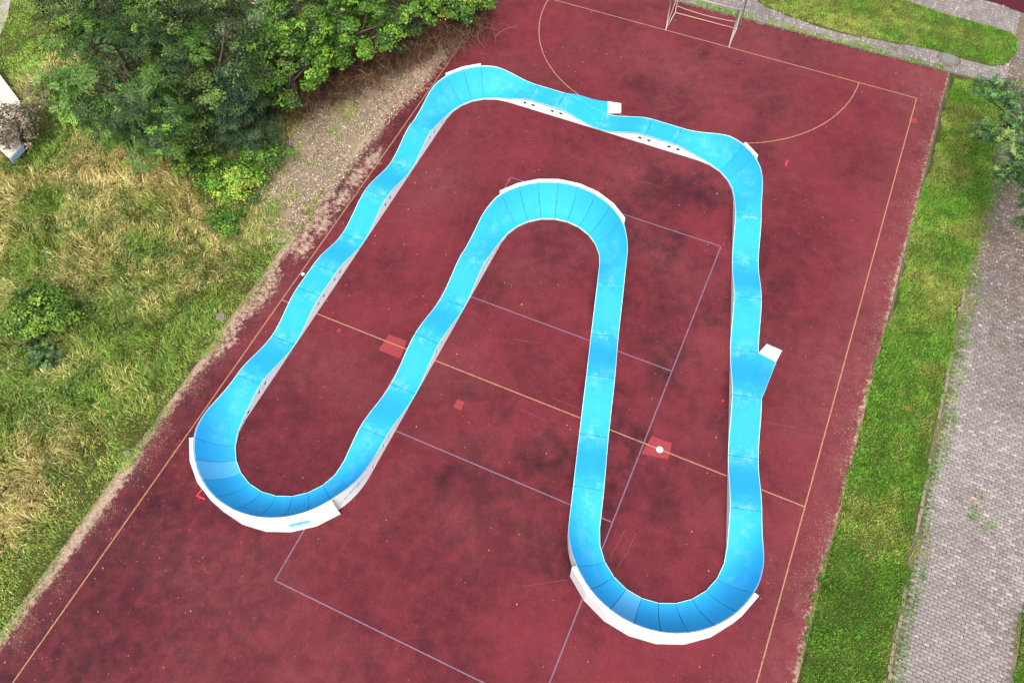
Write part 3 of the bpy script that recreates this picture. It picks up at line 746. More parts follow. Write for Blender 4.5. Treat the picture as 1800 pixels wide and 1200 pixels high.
def rock(px, py, r, label):
    c = at(px, py); V = []; F = []
    b = MB(); nlat, nlon = 5, 9; seed = int(px)
    for i in range(nlat + 1):
        th = math.pi / 2 * i / nlat
        for j in range(nlon):
            ph = 2 * math.pi * j / nlon; k_ = 1 + .35 * (vnoise(np.array([i * 1.3 + seed]), np.array([j * .9]), 3)[0] - .5)
            V.append((r * k_ * math.sin(th + .02) * math.cos(ph) * 1.2, r * k_ * math.sin(th + .02) * math.sin(ph), r * k_ * math.cos(th) * .75))
    for i in range(nlat):
        for j in range(nlon):
            j2 = (j + 1) % nlon; F.append((i * nlon + j, (i + 1) * nlon + j, (i + 1) * nlon + j2, i * nlon + j2))
    me = bpy.data.meshes.new('stone'); me.from_pydata(V, [], F); o = link('stone', me, STONE); o.location = (c[0], c[1], -.02); tag(o, label, 'stone')
rock(388, 556, .17, 'grey stone in the short grass near the centre line'); rock(226, 797, .15, 'grey stone at the grass edge beside the dirt, lower left')
rock(1516, 789, .07, 'small pale stone at the dusty right edge of the court')

# flat-roofed shed at the left border
def shed():
    z = .55; e = empty('storage_box', tuple(at(-40, 260)[:2]) + (0,)); tag(e, 'low pale flat-topped storage box with a blue grey strip at the left border', 'box')
    A = [tuple(at(*q, z)[:2]) for q in [(37, 181), (23, 207), (-60, 95), (-46, 70)]]
    B = [tuple(at(*q, z)[:2]) for q in [(26, 213), (38, 256), (16, 278), (-80, 190), (-58, 100)]]
    def part(name, poly, z0, z1, m_):
        b = MB(); b.prism(poly, z0, z1); o = b.build(name, m_); reparent(o, e); return o
    part('lid', A, z - .12, z, ROOF_W); part('lid', B, z - .12, z, ROOF_W)
    part('strip', [tuple(at(*q, z)[:2]) for q in [(24, 204), (27, 214), (-58, 101), (-60, 94)]], z - .14, z - .05, GUTTER)
    hull = [tuple(at(*q, z)[:2]) for q in [(33, 184), (34, 254), (14, 272), (-76, 186), (-46, 76)]]
    part('wall', hull, 0, z - .13, WALLM)
    part('fascia', [tuple(at(*q, z)[:2]) for q in [(39, 256), (18, 279), (16, 279), (37, 256)]], z - .26, z - .01, GUTTER)
shed()

# ================================================================== VEGETATION
UP = np.array([0, 0, 1.0])
def unit(v): return v / np.maximum(np.linalg.norm(v, axis=-1, keepdims=True), 1e-9)
def leaf_mesh(C, Nn, D, L, W, col, fold=.25, droop=.15):
    """pointed leaves: centre-line base C, normal Nn, direction D, length L, half width W; 2 quads folded at the midrib"""
    n = len(C); S = unit(np.cross(Nn, D)); D = unit(np.cross(S, Nn)); L = L[:, None]; W = W[:, None]
    tip = C + D * L - Nn * L * droop; mid = C + D * L * .45
    a = mid + S * W + Nn * W * fold; b_ = mid - S * W + Nn * W * fold
    V = np.stack([C, a, tip, b_], 1).reshape(-1, 3)
    k = (np.arange(n) * 4)[:, None]; F = np.concatenate([k + [0, 2, 1], k + [0, 3, 2]])
    return V, F, np.repeat(col, 4, 0)
def rand_dirs(n, r=rng): return unit(r.normal(size=(n, 3)))
def crown_points(c, rad, n_cl, per, r, cl_r=.45, lower=-.35, shell=.55):
    """leaf positions in uneven clumps through a crown's volume"""
    d = rand_dirs(n_cl * 3, r); d = d[d[:, 2] > lower][:n_cl]; m = len(d)
    rr = (shell + (1 - shell) * r.random(m) ** .6) * (1 + .14 * r.normal(size=m))
    cc = c + d * rr[:, None] * rad
    sz = cl_r * (.6 + .8 * r.random(m)); cnt = np.maximum((per * (sz / cl_r) ** 2).astype(int), 3)
    ids = np.repeat(np.arange(m), cnt); o = rand_dirs(len(ids), r) * (r.random(len(ids)) ** .45)[:, None]
    o[:, 2] *= .75; o[:, 2] = np.abs(o[:, 2]) * .8 + o[:, 2] * .2
    p = cc[ids] + o * sz[ids][:, None]
    return p, unit(unit(p - c) * .5 + o + UP * .55), ids, cc
def palette(cols, ids, r, spread=.16, ids_w=None):
    cols = np.array([lin(*c) for c in cols]); m = ids.max() + 1
    pick = cols[r.choice(len(cols), m, p=ids_w)]; v = 1 + r.normal(0, spread, m)
    c = pick[ids] * np.clip(v[ids], .5, 1.7)[:, None] * np.clip(1 + r.normal(0, .14, len(ids)), .5, 1.6)[:, None]
    alt = r.random(len(ids)) < .12; c[alt] = cols[r.choice(len(cols), alt.sum())]
    return c
def trunk_obj(base, cc, top, parent, r0=.13, nl=9, r=rng, mat=None):
    b = MB(); base = np.array(base, float); mid = base + (np.array(top) - base) * .5 + [r.normal(0, .15), r.normal(0, .15), 0]
    b.tube([base - [0, 0, .1], base + (mid - base) * .5, mid, top], [r0, r0 * .8, r0 * .6, r0 * .25], 7)
    for q in cc[r.choice(len(cc), min(nl, len(cc)), replace=False)]:
        st = base + (np.array(top) - base) * r.uniform(.3, .75); m_ = (st + q) / 2 + [0, 0, -.12]
        b.tube([st, m_, q], [r0 * .4, r0 * .26, r0 * .08], 5)
    o = b.build('trunk', mat or BARK, None, True); reparent(o, parent); return o
def shrub(name, label, cat, px, py, zc, rad, cols, leaf, n_cl, per, seed, cl_r=.45, lower=-.35, shell=.55, compound=False, wts=None, spread=.16, group=None, base_xy=None, upright=0, r0=.12, aspect=.3):
    r = np.random.default_rng(seed); c = np.array(at(px, py, zc)); bx = c[:2] if base_xy is None else np.array(base_xy)
    e = empty(name, (bx[0], bx[1], 0)); tag(e, label, cat, group)
    p, nn, ids, cc = crown_points(c, np.array(rad), n_cl, per, r, cl_r, lower, shell)
    col = palette(cols, ids, r, spread, wts)
    ok = p[:, 2] > .03; p, nn, ids, col = p[ok], nn[ok], ids[ok], col[ok]; n = len(p)
    if compound:                                # pinnate leaves: leaflets along a drooping stalk
        D = unit(np.cross(nn, rand_dirs(n, r)) + nn * .25); P_, N_, D_, L_, W_, C_ = [], [], [], [], [], []
        S = unit(np.cross(nn, D)); ln = leaf * (2.6 + .8 * r.random(n))
        for k, t in enumerate((.25, .42, .58, .74, .9)):
            for sg in (-1, 1):
                P_.append(p + D * (ln * t)[:, None] - nn * (ln * .22 * t * t)[:, None]); N_.append(unit(nn + r.normal(0, .18, (n, 3))))
                D_.append(unit(D * .55 + S * sg)); L_.append(leaf * (.8 + .4 * r.random(n))); W_.append(L_[-1] * .19); C_.append(col * (1 + r.normal(0, .07, n))[:, None])
        P_.append(p + D * ln[:, None] - nn * (ln * .22)[:, None]); N_.append(nn); D_.append(D); L_.append(np.full(n, leaf)); W_.append(np.full(n, leaf * .17)); C_.append(col)
        V, F, C = leaf_mesh(*[np.concatenate(q) for q in (P_, N_, D_, L_, W_, C_)])
    else:
        nn = unit(nn + r.normal(0, .38, (n, 3))); D = unit(np.cross(nn, rand_dirs(n, r)) + UP * upright)
        L = leaf * np.clip(1 + r.normal(0, .28, n), .45, 1.8)
        V, F, C = leaf_mesh(p, nn, D, L, L * aspect, col)
    o = link('crown', mesh_tri('crown', V, F, C), LEAF); reparent(o, e)
    trunk_obj((bx[0], bx[1], 0), cc, c + [0, 0, rad[2] * .35], e, r0, 10, r)
    return e

ASH = [(52, 80, 28), (70, 102, 35), (106, 142, 54), (34, 54, 20), (82, 118, 40)]
DARK = [(40, 58, 24), (52, 74, 28), (70, 92, 36), (88, 110, 52), (30, 44, 19)]
BRAM = [(58, 90, 24), (80, 116, 31), (110, 148, 45), (40, 64, 20), (68, 102, 28)]
SILV = [(120, 132, 100), (150, 152, 130), (74, 96, 56), (60, 84, 46), (178, 176, 158)]
g_ = 'trees and shrubs of the thicket above the court'
shrub('ash_tree', 'ash tree with long pinnate leaves and pale shoots at the thicket\'s left front', 'tree', 235, 140, 4.0, (2.9, 2.9, 2.2), ASH, .15, 82, 19, 11, .5, -.3, .72, True, spread=.3, group=g_, r0=.17)
shrub('ash_tree', 'low pinnate-leaved ash sapling hanging over the dry grass below the big ash', 'tree', 255, 205, 1.9, (1.7, 1.7, 1.3), ASH, .15, 42, 20, 12, .42, -.3, .5, True, group=g_)
shrub('broadleaf_tree', 'dense dark small-leaved tree in the middle of the thicket', 'tree', 362, 110, 3.9, (2.3, 2.3, 2.2), DARK, .092, 78, 150, 13, .44, -.4, .72, spread=.34, group=g_, r0=.16)
shrub('broadleaf_tree', 'dark tree at the very top left behind the big ash', 'tree', 170, 18, 4.0, (2.1, 2.1, 2.0), DARK, .095, 64, 140, 14, .44, -.4, .7, spread=.3, group=g_, r0=.15)
shrub('broadleaf_tree', 'dark leafy tree cut by the top border above the big ash', 'tree', 275, 8, 4.6, (2.3, 2.3, 2.0), DARK, .095, 70, 140, 15, .44, -.4, .7, spread=.3, group=g_, r0=.15)
shrub('silver_shrub', 'greyish shrub with silvery seed heads at the top border', 'shrub', 420, 22, 3.4, (1.9, 1.9, 1.6), SILV, .09, 70, 130, 16, .44, -.4, .5, wts=[.15, .12, .33, .33, .07], group=g_, r0=.1)
shrub('feathery_shrub', 'dark feathery upright shrub at the thicket\'s lower corner', 'shrub', 424, 205, 2.1, (1.15, 1.15, 2.0), [(40, 62, 40), (52, 76, 46), (64, 90, 52), (34, 52, 36)], .10, 110, 230, 17, .34, -.8, .45, upright=1.6, aspect=.12, spread=.14, group=g_, r0=.09)
shrub('hazel_shrub', 'bright green shrub right of the feathery dark one', 'shrub', 508, 118, 2.2, (1.75, 1.75, 1.7), BRAM, .10, 62, 115, 18, .40, -.5, .7, spread=.2, group=g_, aspect=.4)
shrub('hazel_shrub', 'green shrub at the top border right of the silvery one', 'shrub', 545, 22, 3.0, (1.9, 1.9, 1.7), BRAM + DARK[:2], .10, 66, 120, 19, .42, -.4, .7, spread=.2, group=g_, aspect=.4)
shrub('bramble_shrub', 'broad bright bramble bush above the bare brown canes', 'shrub', 625, 50, 1.9, (2.0, 1.9, 1.5), BRAM, .095, 84, 115, 20, .36, -.5, .65, spread=.18, group=g_, aspect=.42)
shrub('bramble_shrub', 'bramble bush at the top border left of the court corner', 'shrub', 706, 8, 1.7, (1.7, 1.7, 1.3), BRAM, .092, 66, 110, 21, .36, -.5, .65, spread=.18, group=g_, aspect=.42)
shrub('bramble_shrub', 'last low bramble bush touching the top of the court', 'shrub', 806, -8, 1.2, (1.6, 1.5, 1.1), BRAM + [(150, 150, 60)], .09, 75, 130, 22, .4, -.5, .5, spread=.18, group=g_, aspect=.42)
shrub('bramble_shrub', 'low yellow-green bramble patch at the foot of the feathery shrub', 'shrub', 405, 318, .55, (1.25, 1.15, .55), BRAM + [(140, 160, 56), (154, 168, 66)], .085, 60, 100, 23, .36, -.1, .45, spread=.2, group=g_, aspect=.42, r0=.04)
shrub('bramble_shrub', 'small bramble tuft on the wood chip ground border, lower tip of the thicket', 'shrub', 400, 385, .3, (.75, .7, .35), BRAM, .08, 26, 80, 24, .3, -.1, .45, group=g_, aspect=.42, r0=.03)
shrub('bramble_shrub', 'sparse bramble sprawling in the dry grass left of the yellow-green patch', 'shrub', 335, 290, .45, (1.0, .9, .4), BRAM + [(128, 148, 52)], .085, 34, 60, 31, .32, -.1, .4, group=g_, aspect=.4, r0=.03)
shrub('bramble_shrub', 'dark bramble clump at the edge of the wood chips under the thicket', 'shrub', 462, 272, .6, (.9, .9, .5), BRAM[:2] + DARK[:3], .09, 40, 80, 32, .34, -.2, .45, group=g_, aspect=.4, r0=.03)
shrub('hazel_shrub', 'half-hidden green shrub between the silvery shrub and the dark tree', 'shrub', 470, 70, 2.6, (1.4, 1.4, 1.4), BRAM + DARK, .11, 60, 95, 33, .42, -.4, .5, spread=.2, group=g_, aspect=.38)
shrub('broadleaf_shrub', 'shaded low shrub between the big ash and the feathery shrub', 'shrub', 325, 235, 1.2, (1.3, 1.2, 1.0), DARK + BRAM[:2], .085, 55, 130, 25, .42, -.3, .45, group=g_, r0=.06, aspect=.38)
shrub('round_bush', 'round yellow-green bush standing alone in the meadow at the left', 'bush', 72, 552, .75, (1.25, 1.2, .85), [(62, 92, 26), (80, 112, 32), (106, 132, 42), (46, 72, 22)], .085, 80, 90, 26, .36, -.2, .5, spread=.2, aspect=.42, r0=.05)
shrub('broadleaf_weed', 'grey-green large-leaved weed at the foot of the round bush', 'weed', 62, 617, .25, (.45, .4, .2), [(58, 84, 44), (72, 98, 54), (48, 72, 38)], .2, 9, 14, 27, .25, .0, .3, aspect=.38, r0=.02)
shrub('broadleaf_weed', 'second grey-green large-leaved weed, right below the round bush', 'weed', 88, 626, .25, (.4, .4, .2), [(58, 84, 44), (72, 98, 54), (48, 72, 38)], .2, 8, 14, 28, .25, .0, .3, aspect=.38, r0=.02)
shrub('dried_shrub', 'dried shrub with pale fluffy seed heads leaning on the pale box', 'shrub', 32, 225, .9, (1.1, 1.2, .8), [(140, 124, 110), (176, 162, 150), (76, 66, 48), (90, 76, 56), (62, 72, 38)], .085, 60, 60, 29, .3, -.4, .45, wts=[.12, .06, .32, .3, .2], aspect=.4, r0=.03)
shrub('dried_shrub', 'brown and grey dry weeds right of the pale box', 'weed', 70, 165, .5, (1.1, 1.3, .5), [(150, 132, 100), (120, 100, 74), (96, 108, 58), (140, 148, 110)], .09, 45, 60, 30, .32, -.2, .45, aspect=.25, r0=.02)

# overhanging tree at the right border
def right_tree():
    r = np.random.default_rng(40); e = empty('laurel_tree', (15.9, 16.4, 0)); tag(e, 'long-leaved tree overhanging the grass strip at the right border', 'tree')
    cl = [(1744, 150, 2.6, .75), (1781, 163, 2.8, .75), (1800, 185, 3.0, .8), (1760, 178, 2.7, .5), (1728, 228, 2.2, .62), (1745, 240, 2.3, .5), (1773, 215, 2.8, .5), (1795, 215, 3.0, .7), (1786, 252, 3.3, .65), (1800, 270, 3.0, .7),
          (1765, 305, 2.5, .55), (1787, 288, 2.8, .65), (1750, 312, 2.3, .4), (1805, 310, 2.7, .6), (1800, 355, 2.3, .45), (1792, 392, 2.2, .38), (1830, 240, 3.4, 1.2), (1850, 320, 3.2, 1.1), (1830, 390, 2.6, .8), (1715, 158, 2.3, .35)]
    P_, N_, C_ = [], [], []; cc = []
    for i, (px, py, z, rd) in enumerate(cl):
        c = at(px, py, z); cc.append(c)
        for _ in range(int(34 * (rd / .5) ** 2)):       # little whorls of leaves
            q = c + rand_dirs(1, r)[0] * rd * .9 * r.random() ** .4 * np.array([1, 1, .6]); ax = unit(np.array([r.normal(0, .5), r.normal(0, .5), 1.0])); k = r.integers(4, 8)
            base = np.array(lin(*[(56, 88, 44), (70, 104, 52), (86, 122, 60), (48, 76, 42), (60, 96, 56)][r.integers(0, 5)])) * (1 + r.normal(0, .14))
            if 8 <= i <= 9 and r.random() < .6: base = np.array(lin(112, 138, 66))
            for a in np.linspace(0, 2 * math.pi, k, endpoint=False) + r.random():
                d = np.array([math.cos(a), math.sin(a), .15]); P_.append(q); N_.append(unit(ax + d * -.15 + r.normal(0, .15, 3))); C_.append((base * (1 + r.normal(0, .1)), d))
    P_ = np.array(P_); N_ = np.array(N_); D = np.array([c[1] for c in C_]); col = np.clip(np.array([c[0] for c in C_]), .005, 1); n = len(P_)
    L = .15 * (1 + r.normal(0, .2, n)); V, F, C = leaf_mesh(P_, N_, D, L, L * .17, col)
    o = link('crown', mesh_tri('crown', V, F, C), LEAF); reparent(o, e); trunk_obj((15.9, 16.4, 0), np.array(cc), np.array([15.7, 16.4, 3.2]), e, .14, 20, r)
right_tree()

def pick(cols, wts, u):
    cols = np.array([lin(*c) for c in cols]); W = np.stack(wts, -1); W = W / W.sum(-1, keepdims=True); cs = np.cumsum(W, -1)
    return cols[np.minimum((u[:, None] > cs).sum(-1), len(cols) - 1)]
# ---- dark floor and undergrowth of the thicket
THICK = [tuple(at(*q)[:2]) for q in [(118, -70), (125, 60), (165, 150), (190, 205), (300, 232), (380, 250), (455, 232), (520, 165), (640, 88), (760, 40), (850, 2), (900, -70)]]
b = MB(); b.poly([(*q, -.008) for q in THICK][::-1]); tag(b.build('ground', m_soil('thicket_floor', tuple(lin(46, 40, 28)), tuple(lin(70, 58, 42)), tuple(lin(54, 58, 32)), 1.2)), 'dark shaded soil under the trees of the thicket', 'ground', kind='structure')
X = rng.uniform(-30, -8, 120000); Y = rng.uniform(2, 26, 120000); ok = in_poly(X, Y, THICK) & (fbm(X * .7, Y * .7, 110) > .42) & near_view(np.stack([X, Y, 0 * X], -1), 60); X, Y = X[ok], Y[ok]; n = len(X)
und = np.clip(fbm(X * 1.1, Y * 1.1, 111), 0, 1); nn = unit(rng.normal(0, .4, (n, 3)) + UP); D = unit(np.cross(nn, rand_dirs(n))); L = .07 + .05 * rng.random(n)
col = pick([(48, 74, 26), (66, 98, 34), (36, 54, 24), (86, 116, 42)], [np.full(n, v) for v in (.35, .25, .3, .1)], rng.random(n)) * np.clip(1 + rng.normal(0, .15, n), .5, 1.5)[:, None]
V, F, C = leaf_mesh(np.stack([X, Y, .05 + (.25 + 1.1 * und) * rng.random(n)], -1), nn, D, L, L * .38, col)
o = link('undergrowth', mesh_tri('undergrowth', V, F, C), LEAF); tag(o, 'leafy undergrowth filling the gaps under the thicket', 'undergrowth', kind='stuff')

# ---- grass: arrays of bent blades
def blades(name, P, h, w_, lean, ang, col, label, cat, seg=2):
    n = len(P); d = np.stack([np.cos(ang), np.sin(ang), np.zeros(n)], -1); s = np.stack([-np.sin(ang), np.cos(ang), np.zeros(n)], -1)
    rot_ = rng.uniform(0, math.pi, n); s = s * np.cos(rot_)[:, None] + d * np.sin(rot_)[:, None]
    h = h[:, None]; w_ = w_[:, None]; lean = lean[:, None]
    if seg == 1:
        V = np.stack([P - s * w_, P + s * w_, P + d * lean * h + UP * h * np.sqrt(np.maximum(1 - lean ** 2, .04))], 1).reshape(-1, 3)
        k = (np.arange(n) * 3)[:, None]; F = k + [0, 1, 2]; C = np.repeat(col, 3, 0)
    else:
        mid = P + d * lean * h * .32 + UP * h * .55; tip = P + d * lean * h + UP * h * np.clip(1 - lean ** 2 * .75, .2, 1) * .92
        V = np.stack([P - s * w_, P + s * w_, mid + s * w_ * .75, mid - s * w_ * .75, tip], 1).reshape(-1, 3)
        k = (np.arange(n) * 5)[:, None]; F = np.concatenate([k + [0, 1, 2], k + [0, 2, 3], k + [3, 2, 4]]); C = np.repeat(col, 5, 0)
    o = link(name, mesh_tri(name, V, F, C), GRASS); tag(o, label, cat, kind='stuff'); return o
def blob(x, y, L):
    t = np.zeros_like(x)
    for (px, py, r_, a_) in L:
        c = at(px, py); t += a_ * np.exp(-((x - c[0]) ** 2 + (y - c[1]) ** 2) / r_ ** 2)
    return t
# tall meadow
n = 520000; X = rng.uniform(-34, -11.0, n); Y = rng.uniform(-20, 13, n); P0 = np.stack([X, Y, np.full(n, -.03)], -1); ok = near_view(P0, 60)
inchip = in_poly(X, Y, chip_poly); ok &= ~(inchip & (fbm(X * 1.1, Y * 1.1, 80) < np.clip(.34 + .075 * (Y - 2.5), .34, .60)))
edge_x = -11.08 - .9 * (fbm(Y * .8, Y * 0, 81) - .4) + .3 * (fbm(Y * 3, Y * 0, 86) - .5) + rng.normal(0, .05, n); ok &= X < edge_x
shp = [tuple(at(*q, .55)[:2]) for q in [(37, 181), (38, 256), (16, 278), (-80, 190), (-46, 70)]]; ok &= ~in_poly(X, Y, shp)
ok &= ~in_poly(X, Y, THICK); inchip = inchip[ok]
X, Y = X[ok], Y[ok]; P0 = P0[ok]; n = len(X)
straw = blob(X, Y, [(150, 60, 3, .35), (80, 130, 3.0, .5), (130, 300, 1.6, .35), (200, 285, 2, .35), (270, 290, 1.5, .35), (330, 340, 1.5, .3), (380, 360, 1.5, .3), (20, 350, 2.0, .4), (60, 880, 1.6, .45), (110, 840, 1.2, .3), (40, 930, 1.6, .4), (300, 470, 1.5, .2),
                    (210, 420, 1.5, .15), (250, 620, 1.0, .15), (60, 790, 1, .2), (120, 250, 1.0, .3)]) \
    - blob(X, Y, [(30, 60, 2.5, .6), (75, 365, .9, .55), (95, 345, .8, .4), (60, 440, 1.2, .45), (300, 650, 1.5, .35), (230, 700, 1.6, .35), (20, 690, 1.5, .35), (190, 520, 1.4, .25), (100, 240, 1.0, .6), (60, 275, .8, .5), (280, 380, 1.0, .2), (140, 700, 1.4, .2), (90, 1000, 1.6, .3)])
sw = np.clip(.36 + straw + (fbm(X * .55, Y * .55, 82) - .5) * 1.5 + (fbm(X * 2.2, Y * 2.2, 83) - .5) * .9, 0, 1)
verge = np.clip((X + 12.9 + 1.2 * (fbm(X * .4, Y * .4, 84) - .5) * 2) / .8, 0, 1) * (Y < 3.2)
sw = sw * (1 - .72 * verge); clump = fbm(X * 1.6, Y * 1.6, 85)
lawn_tl = np.clip(blob(X, Y, [(30, 50, 2.2, 1.2), (10, 120, 1.6, .8), (60, 0, 2.0, .8)]), 0, 1)
sw = sw * (1 - .85 * lawn_tl); h = (.14 + .52 * clump ** 1.4) * (1 - .70 * verge) * (1 - .8 * lawn_tl) * np.clip(1 + rng.normal(0, .3, n), .3, 2); h *= np.where(inchip, np.clip(1 - (Y - 2.2) / 3.0, .3, 1), 1)
ang = fbm(X * .35, Y * .35, 86) * 14 + (vnoise(X * 2.6, Y * 2.6, 88) - .5) * 4.5 + rng.normal(0, .8, n)
lean = np.clip(.35 + .6 * vnoise(X * 1.3, Y * 1.3, 87) + rng.normal(0, .15, n), .1, .97)
col = pick([(220, 202, 150), (192, 172, 112), (146, 130, 78), (148, 156, 74), (118, 148, 60), (78, 110, 44)],
           [sw * .55, sw * .85, sw * .75, .5 + 0 * sw, (1 - sw) * 1.0 + .5 * verge + 1.2 * lawn_tl, (1 - sw) * .75], rng.random(n))
col = col * np.clip(1 + rng.normal(0, .16, n), .5, 1.6)[:, None] * (.82 + .36 * fbm(X * .9, Y * .9, 89))[:, None]
col = col * (1 + .15 * verge)[:, None] * (1 + .35 * lawn_tl[:, None] * np.array([.6, 1., .5]))
keep = rng.random(n) < np.clip(.62 + .5 * clump + .4 * verge, 0, 1)
blades('tall_grass', np.where((P0[keep][:, :1] > -11.36), P0[keep] + [0, 0, .034], P0[keep]), h[keep], (.008 + .007 * rng.random(n))[keep], lean[keep], ang[keep], np.clip(col, .004, .9)[keep], 'tall green and straw-coloured meadow grass left of the court', 'grass')
# leafy weeds among the meadow grass
X = rng.uniform(-26, -12.2, 60000); Y = rng.uniform(-15, 5, 60000); ok = (fbm(X * .9, Y * .9, 130) + .4 * (fbm(X * 3, Y * 3, 131) - .5) > .60) & near_view(np.stack([X, Y, 0 * X], -1), 40) & ~in_poly(X, Y, chip_poly) & ~in_poly(X, Y, shp); X, Y = X[ok], Y[ok]; n = len(X)
nn = unit(rng.normal(0, .5, (n, 3)) + UP); D = unit(np.cross(nn, rand_dirs(n))); L = .05 + .07 * rng.random(n)
col = pick([(70, 100, 38), (92, 122, 48), (52, 78, 30), (116, 134, 60), (96, 112, 70)], [np.full(n, v) for v in (.3, .25, .25, .1, .1)], rng.random(n)) * np.clip(1 + rng.normal(0, .15, n), .5, 1.5)[:, None]
V, F, C = leaf_mesh(np.stack([X, Y, .1 + .35 * rng.random(n)], -1), nn, D, L, L * .3, col)
o = link('meadow_weeds', mesh_tri('meadow_weeds', V, F, C), LEAF); tag(o, 'leafy green weeds mixed into the meadow grass', 'weeds', kind='stuff')
# mown lawns and weeds in the joints
def lawn_pts(n, x0, x1, y0, y1, test):
    X = rng.uniform(x0, x1, n); Y = rng.uniform(y0, y1, n); ok = test(X, Y) & near_view(np.stack([X, Y, 0 * X], -1), 40); return X[ok], Y[ok]
def right_edge(Y): return 13.36 + .45 * (fbm(Y * .7, Y * 0, 90) - .5) + .3 * (fbm(Y * 2.5, Y * 0, 99) - .5) + np.where(Y > 12.5, .15, 0)
A1 = lawn_pts(185000, 10.8, 13.7, -7, 22.3, lambda X, Y: (X < right_edge(Y)) & (X > np.where(Y > 8.2, 11.12, 11.02) + .55 * (fbm(Y * .55, Y * 0 + 2, 91) - .5) + .25 * (fbm(Y * 2.6, Y * 0, 98) - .5)) & (Y < 22.15 + .1 * np.sin(X * 7)))
A2 = lawn_pts(170000, 1, 14, 22.3, 28, lambda X, Y: in_poly(X + .10 * (vnoise(X * 4, Y * 4, 92) - .5), Y + .10 * (vnoise(X * 4, Y * 4, 93) - .5), ISLAND))
A3 = lawn_pts(60000, 16.6, 19, -7, 0, lambda X, Y: (X > 16.78 - .3 * (fbm(Y * .8, Y * 0, 94) - .4)) & (Y < -.55 + .2 * np.sin(X * 5)))
A4 = lawn_pts(600000, -1, 17, -7, 28, lambda X, Y: ((X > 13.4) | (Y > 22.36)) & ((.55 * fbm(X * .8, Y * .8, 61) + .60 * np.clip(1 - (X - 13.5) / .6, 0, 1) * (Y < 22.3) + .40 * np.clip(1 - np.abs(Y - 22.55) / .5, 0, 1) * (X < 10.8) + .18 * np.clip(1 - np.abs(X - 16.75) / .3, 0, 1) * (Y < -.4) + .50 * (fbm(X * 1.6, Y * 1.3, 62) - .5)) > .47))
for q in (A1, A2, A3, A4): pass
X = np.concatenate([q[0] for q in (A1, A2, A3, A4)]); Y = np.concatenate([q[1] for q in (A1, A2, A3, A4)]); n = len(X); kind = np.repeat(np.arange(4), [len(q[0]) for q in (A1, A2, A3, A4)])
dry = np.clip((fbm(X * .6, Y * .6, 95) - .50) * 3.0 + np.where(kind == 1, .32, 0) * (X < 9.5), 0, 1)
dry += blob(X, Y, [(1665, 500, .9, .6), (1640, 560, .7, .4), (1480, 60, 2.0, .4), (1400, 20, 2.0, .4), (1700, 250, .5, .5), (1690, 300, .4, .5)])
for (px, py, r_) in [(1562, 890, .22), (1540, 930, .14), (1575, 870, .2), (1595, 715, .15), (1520, 955, .12), (1585, 690, .1), (1625, 650, .12), (1690, 265, .2), (1672, 248, .2), (1530, 980, .12)]:
    c = at(px, py); dry += 1.4 * np.exp(-((X - c[0]) ** 2 + (Y - c[1]) ** 2) / r_ ** 2)
dry = np.clip(dry, 0, 1); tuft = fbm(X * 3, Y * 3, 96)
col = pick([(170, 152, 104), (182, 182, 96), (140, 178, 72), (112, 164, 58), (78, 128, 44)], [dry * .9, dry * 1.0 + .05, .55 + 0 * dry, .9 * (1 - .6 * dry), (1 - dry) * .75 * (1.6 - tuft)], rng.random(n))
col = col * np.clip(1 + rng.normal(0, .14, n), .5, 1.6)[:, None] * (.72 + .40 * fbm(X * .5, Y * .5, 97) + .8 * (fbm(X * 2.2, Y * 2.2, 120) - .4))[:, None]
h = (.03 + .15 * tuft ** 1.5) * np.clip(1 + rng.normal(0, .25, n), .4, 2) * np.where(kind == 3, .9, 1)
blades('short_grass', np.stack([X, Y, np.where((X < 11.06) & (Y < 22), .004, -.012)], -1), h, .007 + .009 * rng.random(n), np.clip(.3 + rng.normal(0, .25, n), 0, .9), rng.uniform(0, 6.28, n), np.clip(col, .004, .9), 'short mown grass on the lawns and in the paving joints', 'grass', seg=1)
# straw and dry debris creeping over both long edges of the court
n = 80000; side = rng.random(n) < .72; Y = rng.uniform(-16, 21, n)
X = np.where(side, -11.35 + np.abs(rng.normal(0, .42, n)) , 11.06 - np.abs(rng.normal(0, .22, n)))
far = rng.random(n) < .10; X = np.where(far & side, -11.3 + rng.random(n) ** 1.6 * 2.2, X); far2 = (rng.random(n) < .25) & ~side; X = np.where(far2, 11.05 - rng.random(n) ** 2 * 1.2, X)
ok = (fbm(X * 1.6, Y * 1.6, 101) + .25 * (np.abs(X) > 10.95)) > .48; X, Y = X[ok], Y[ok]; n = len(X)
col = pick([(188, 164, 138), (164, 136, 112), (136, 108, 90), (108, 112, 60)], [np.full(n, v) for v in (.33, .37, .24, .06)], rng.random(n)) * np.clip(1 + rng.normal(0, .18, n), .5, 1.5)[:, None]
blades('straw_debris', np.stack([X, Y, np.full(n, .006)], -1), .012 + .04 * rng.random(n) ** 2.5, .003 + .004 * rng.random(n), np.full(n, .975), rng.uniform(0, 6.28, n), col, 'dry straw and debris along the long edges of the court', 'debris', seg=1)
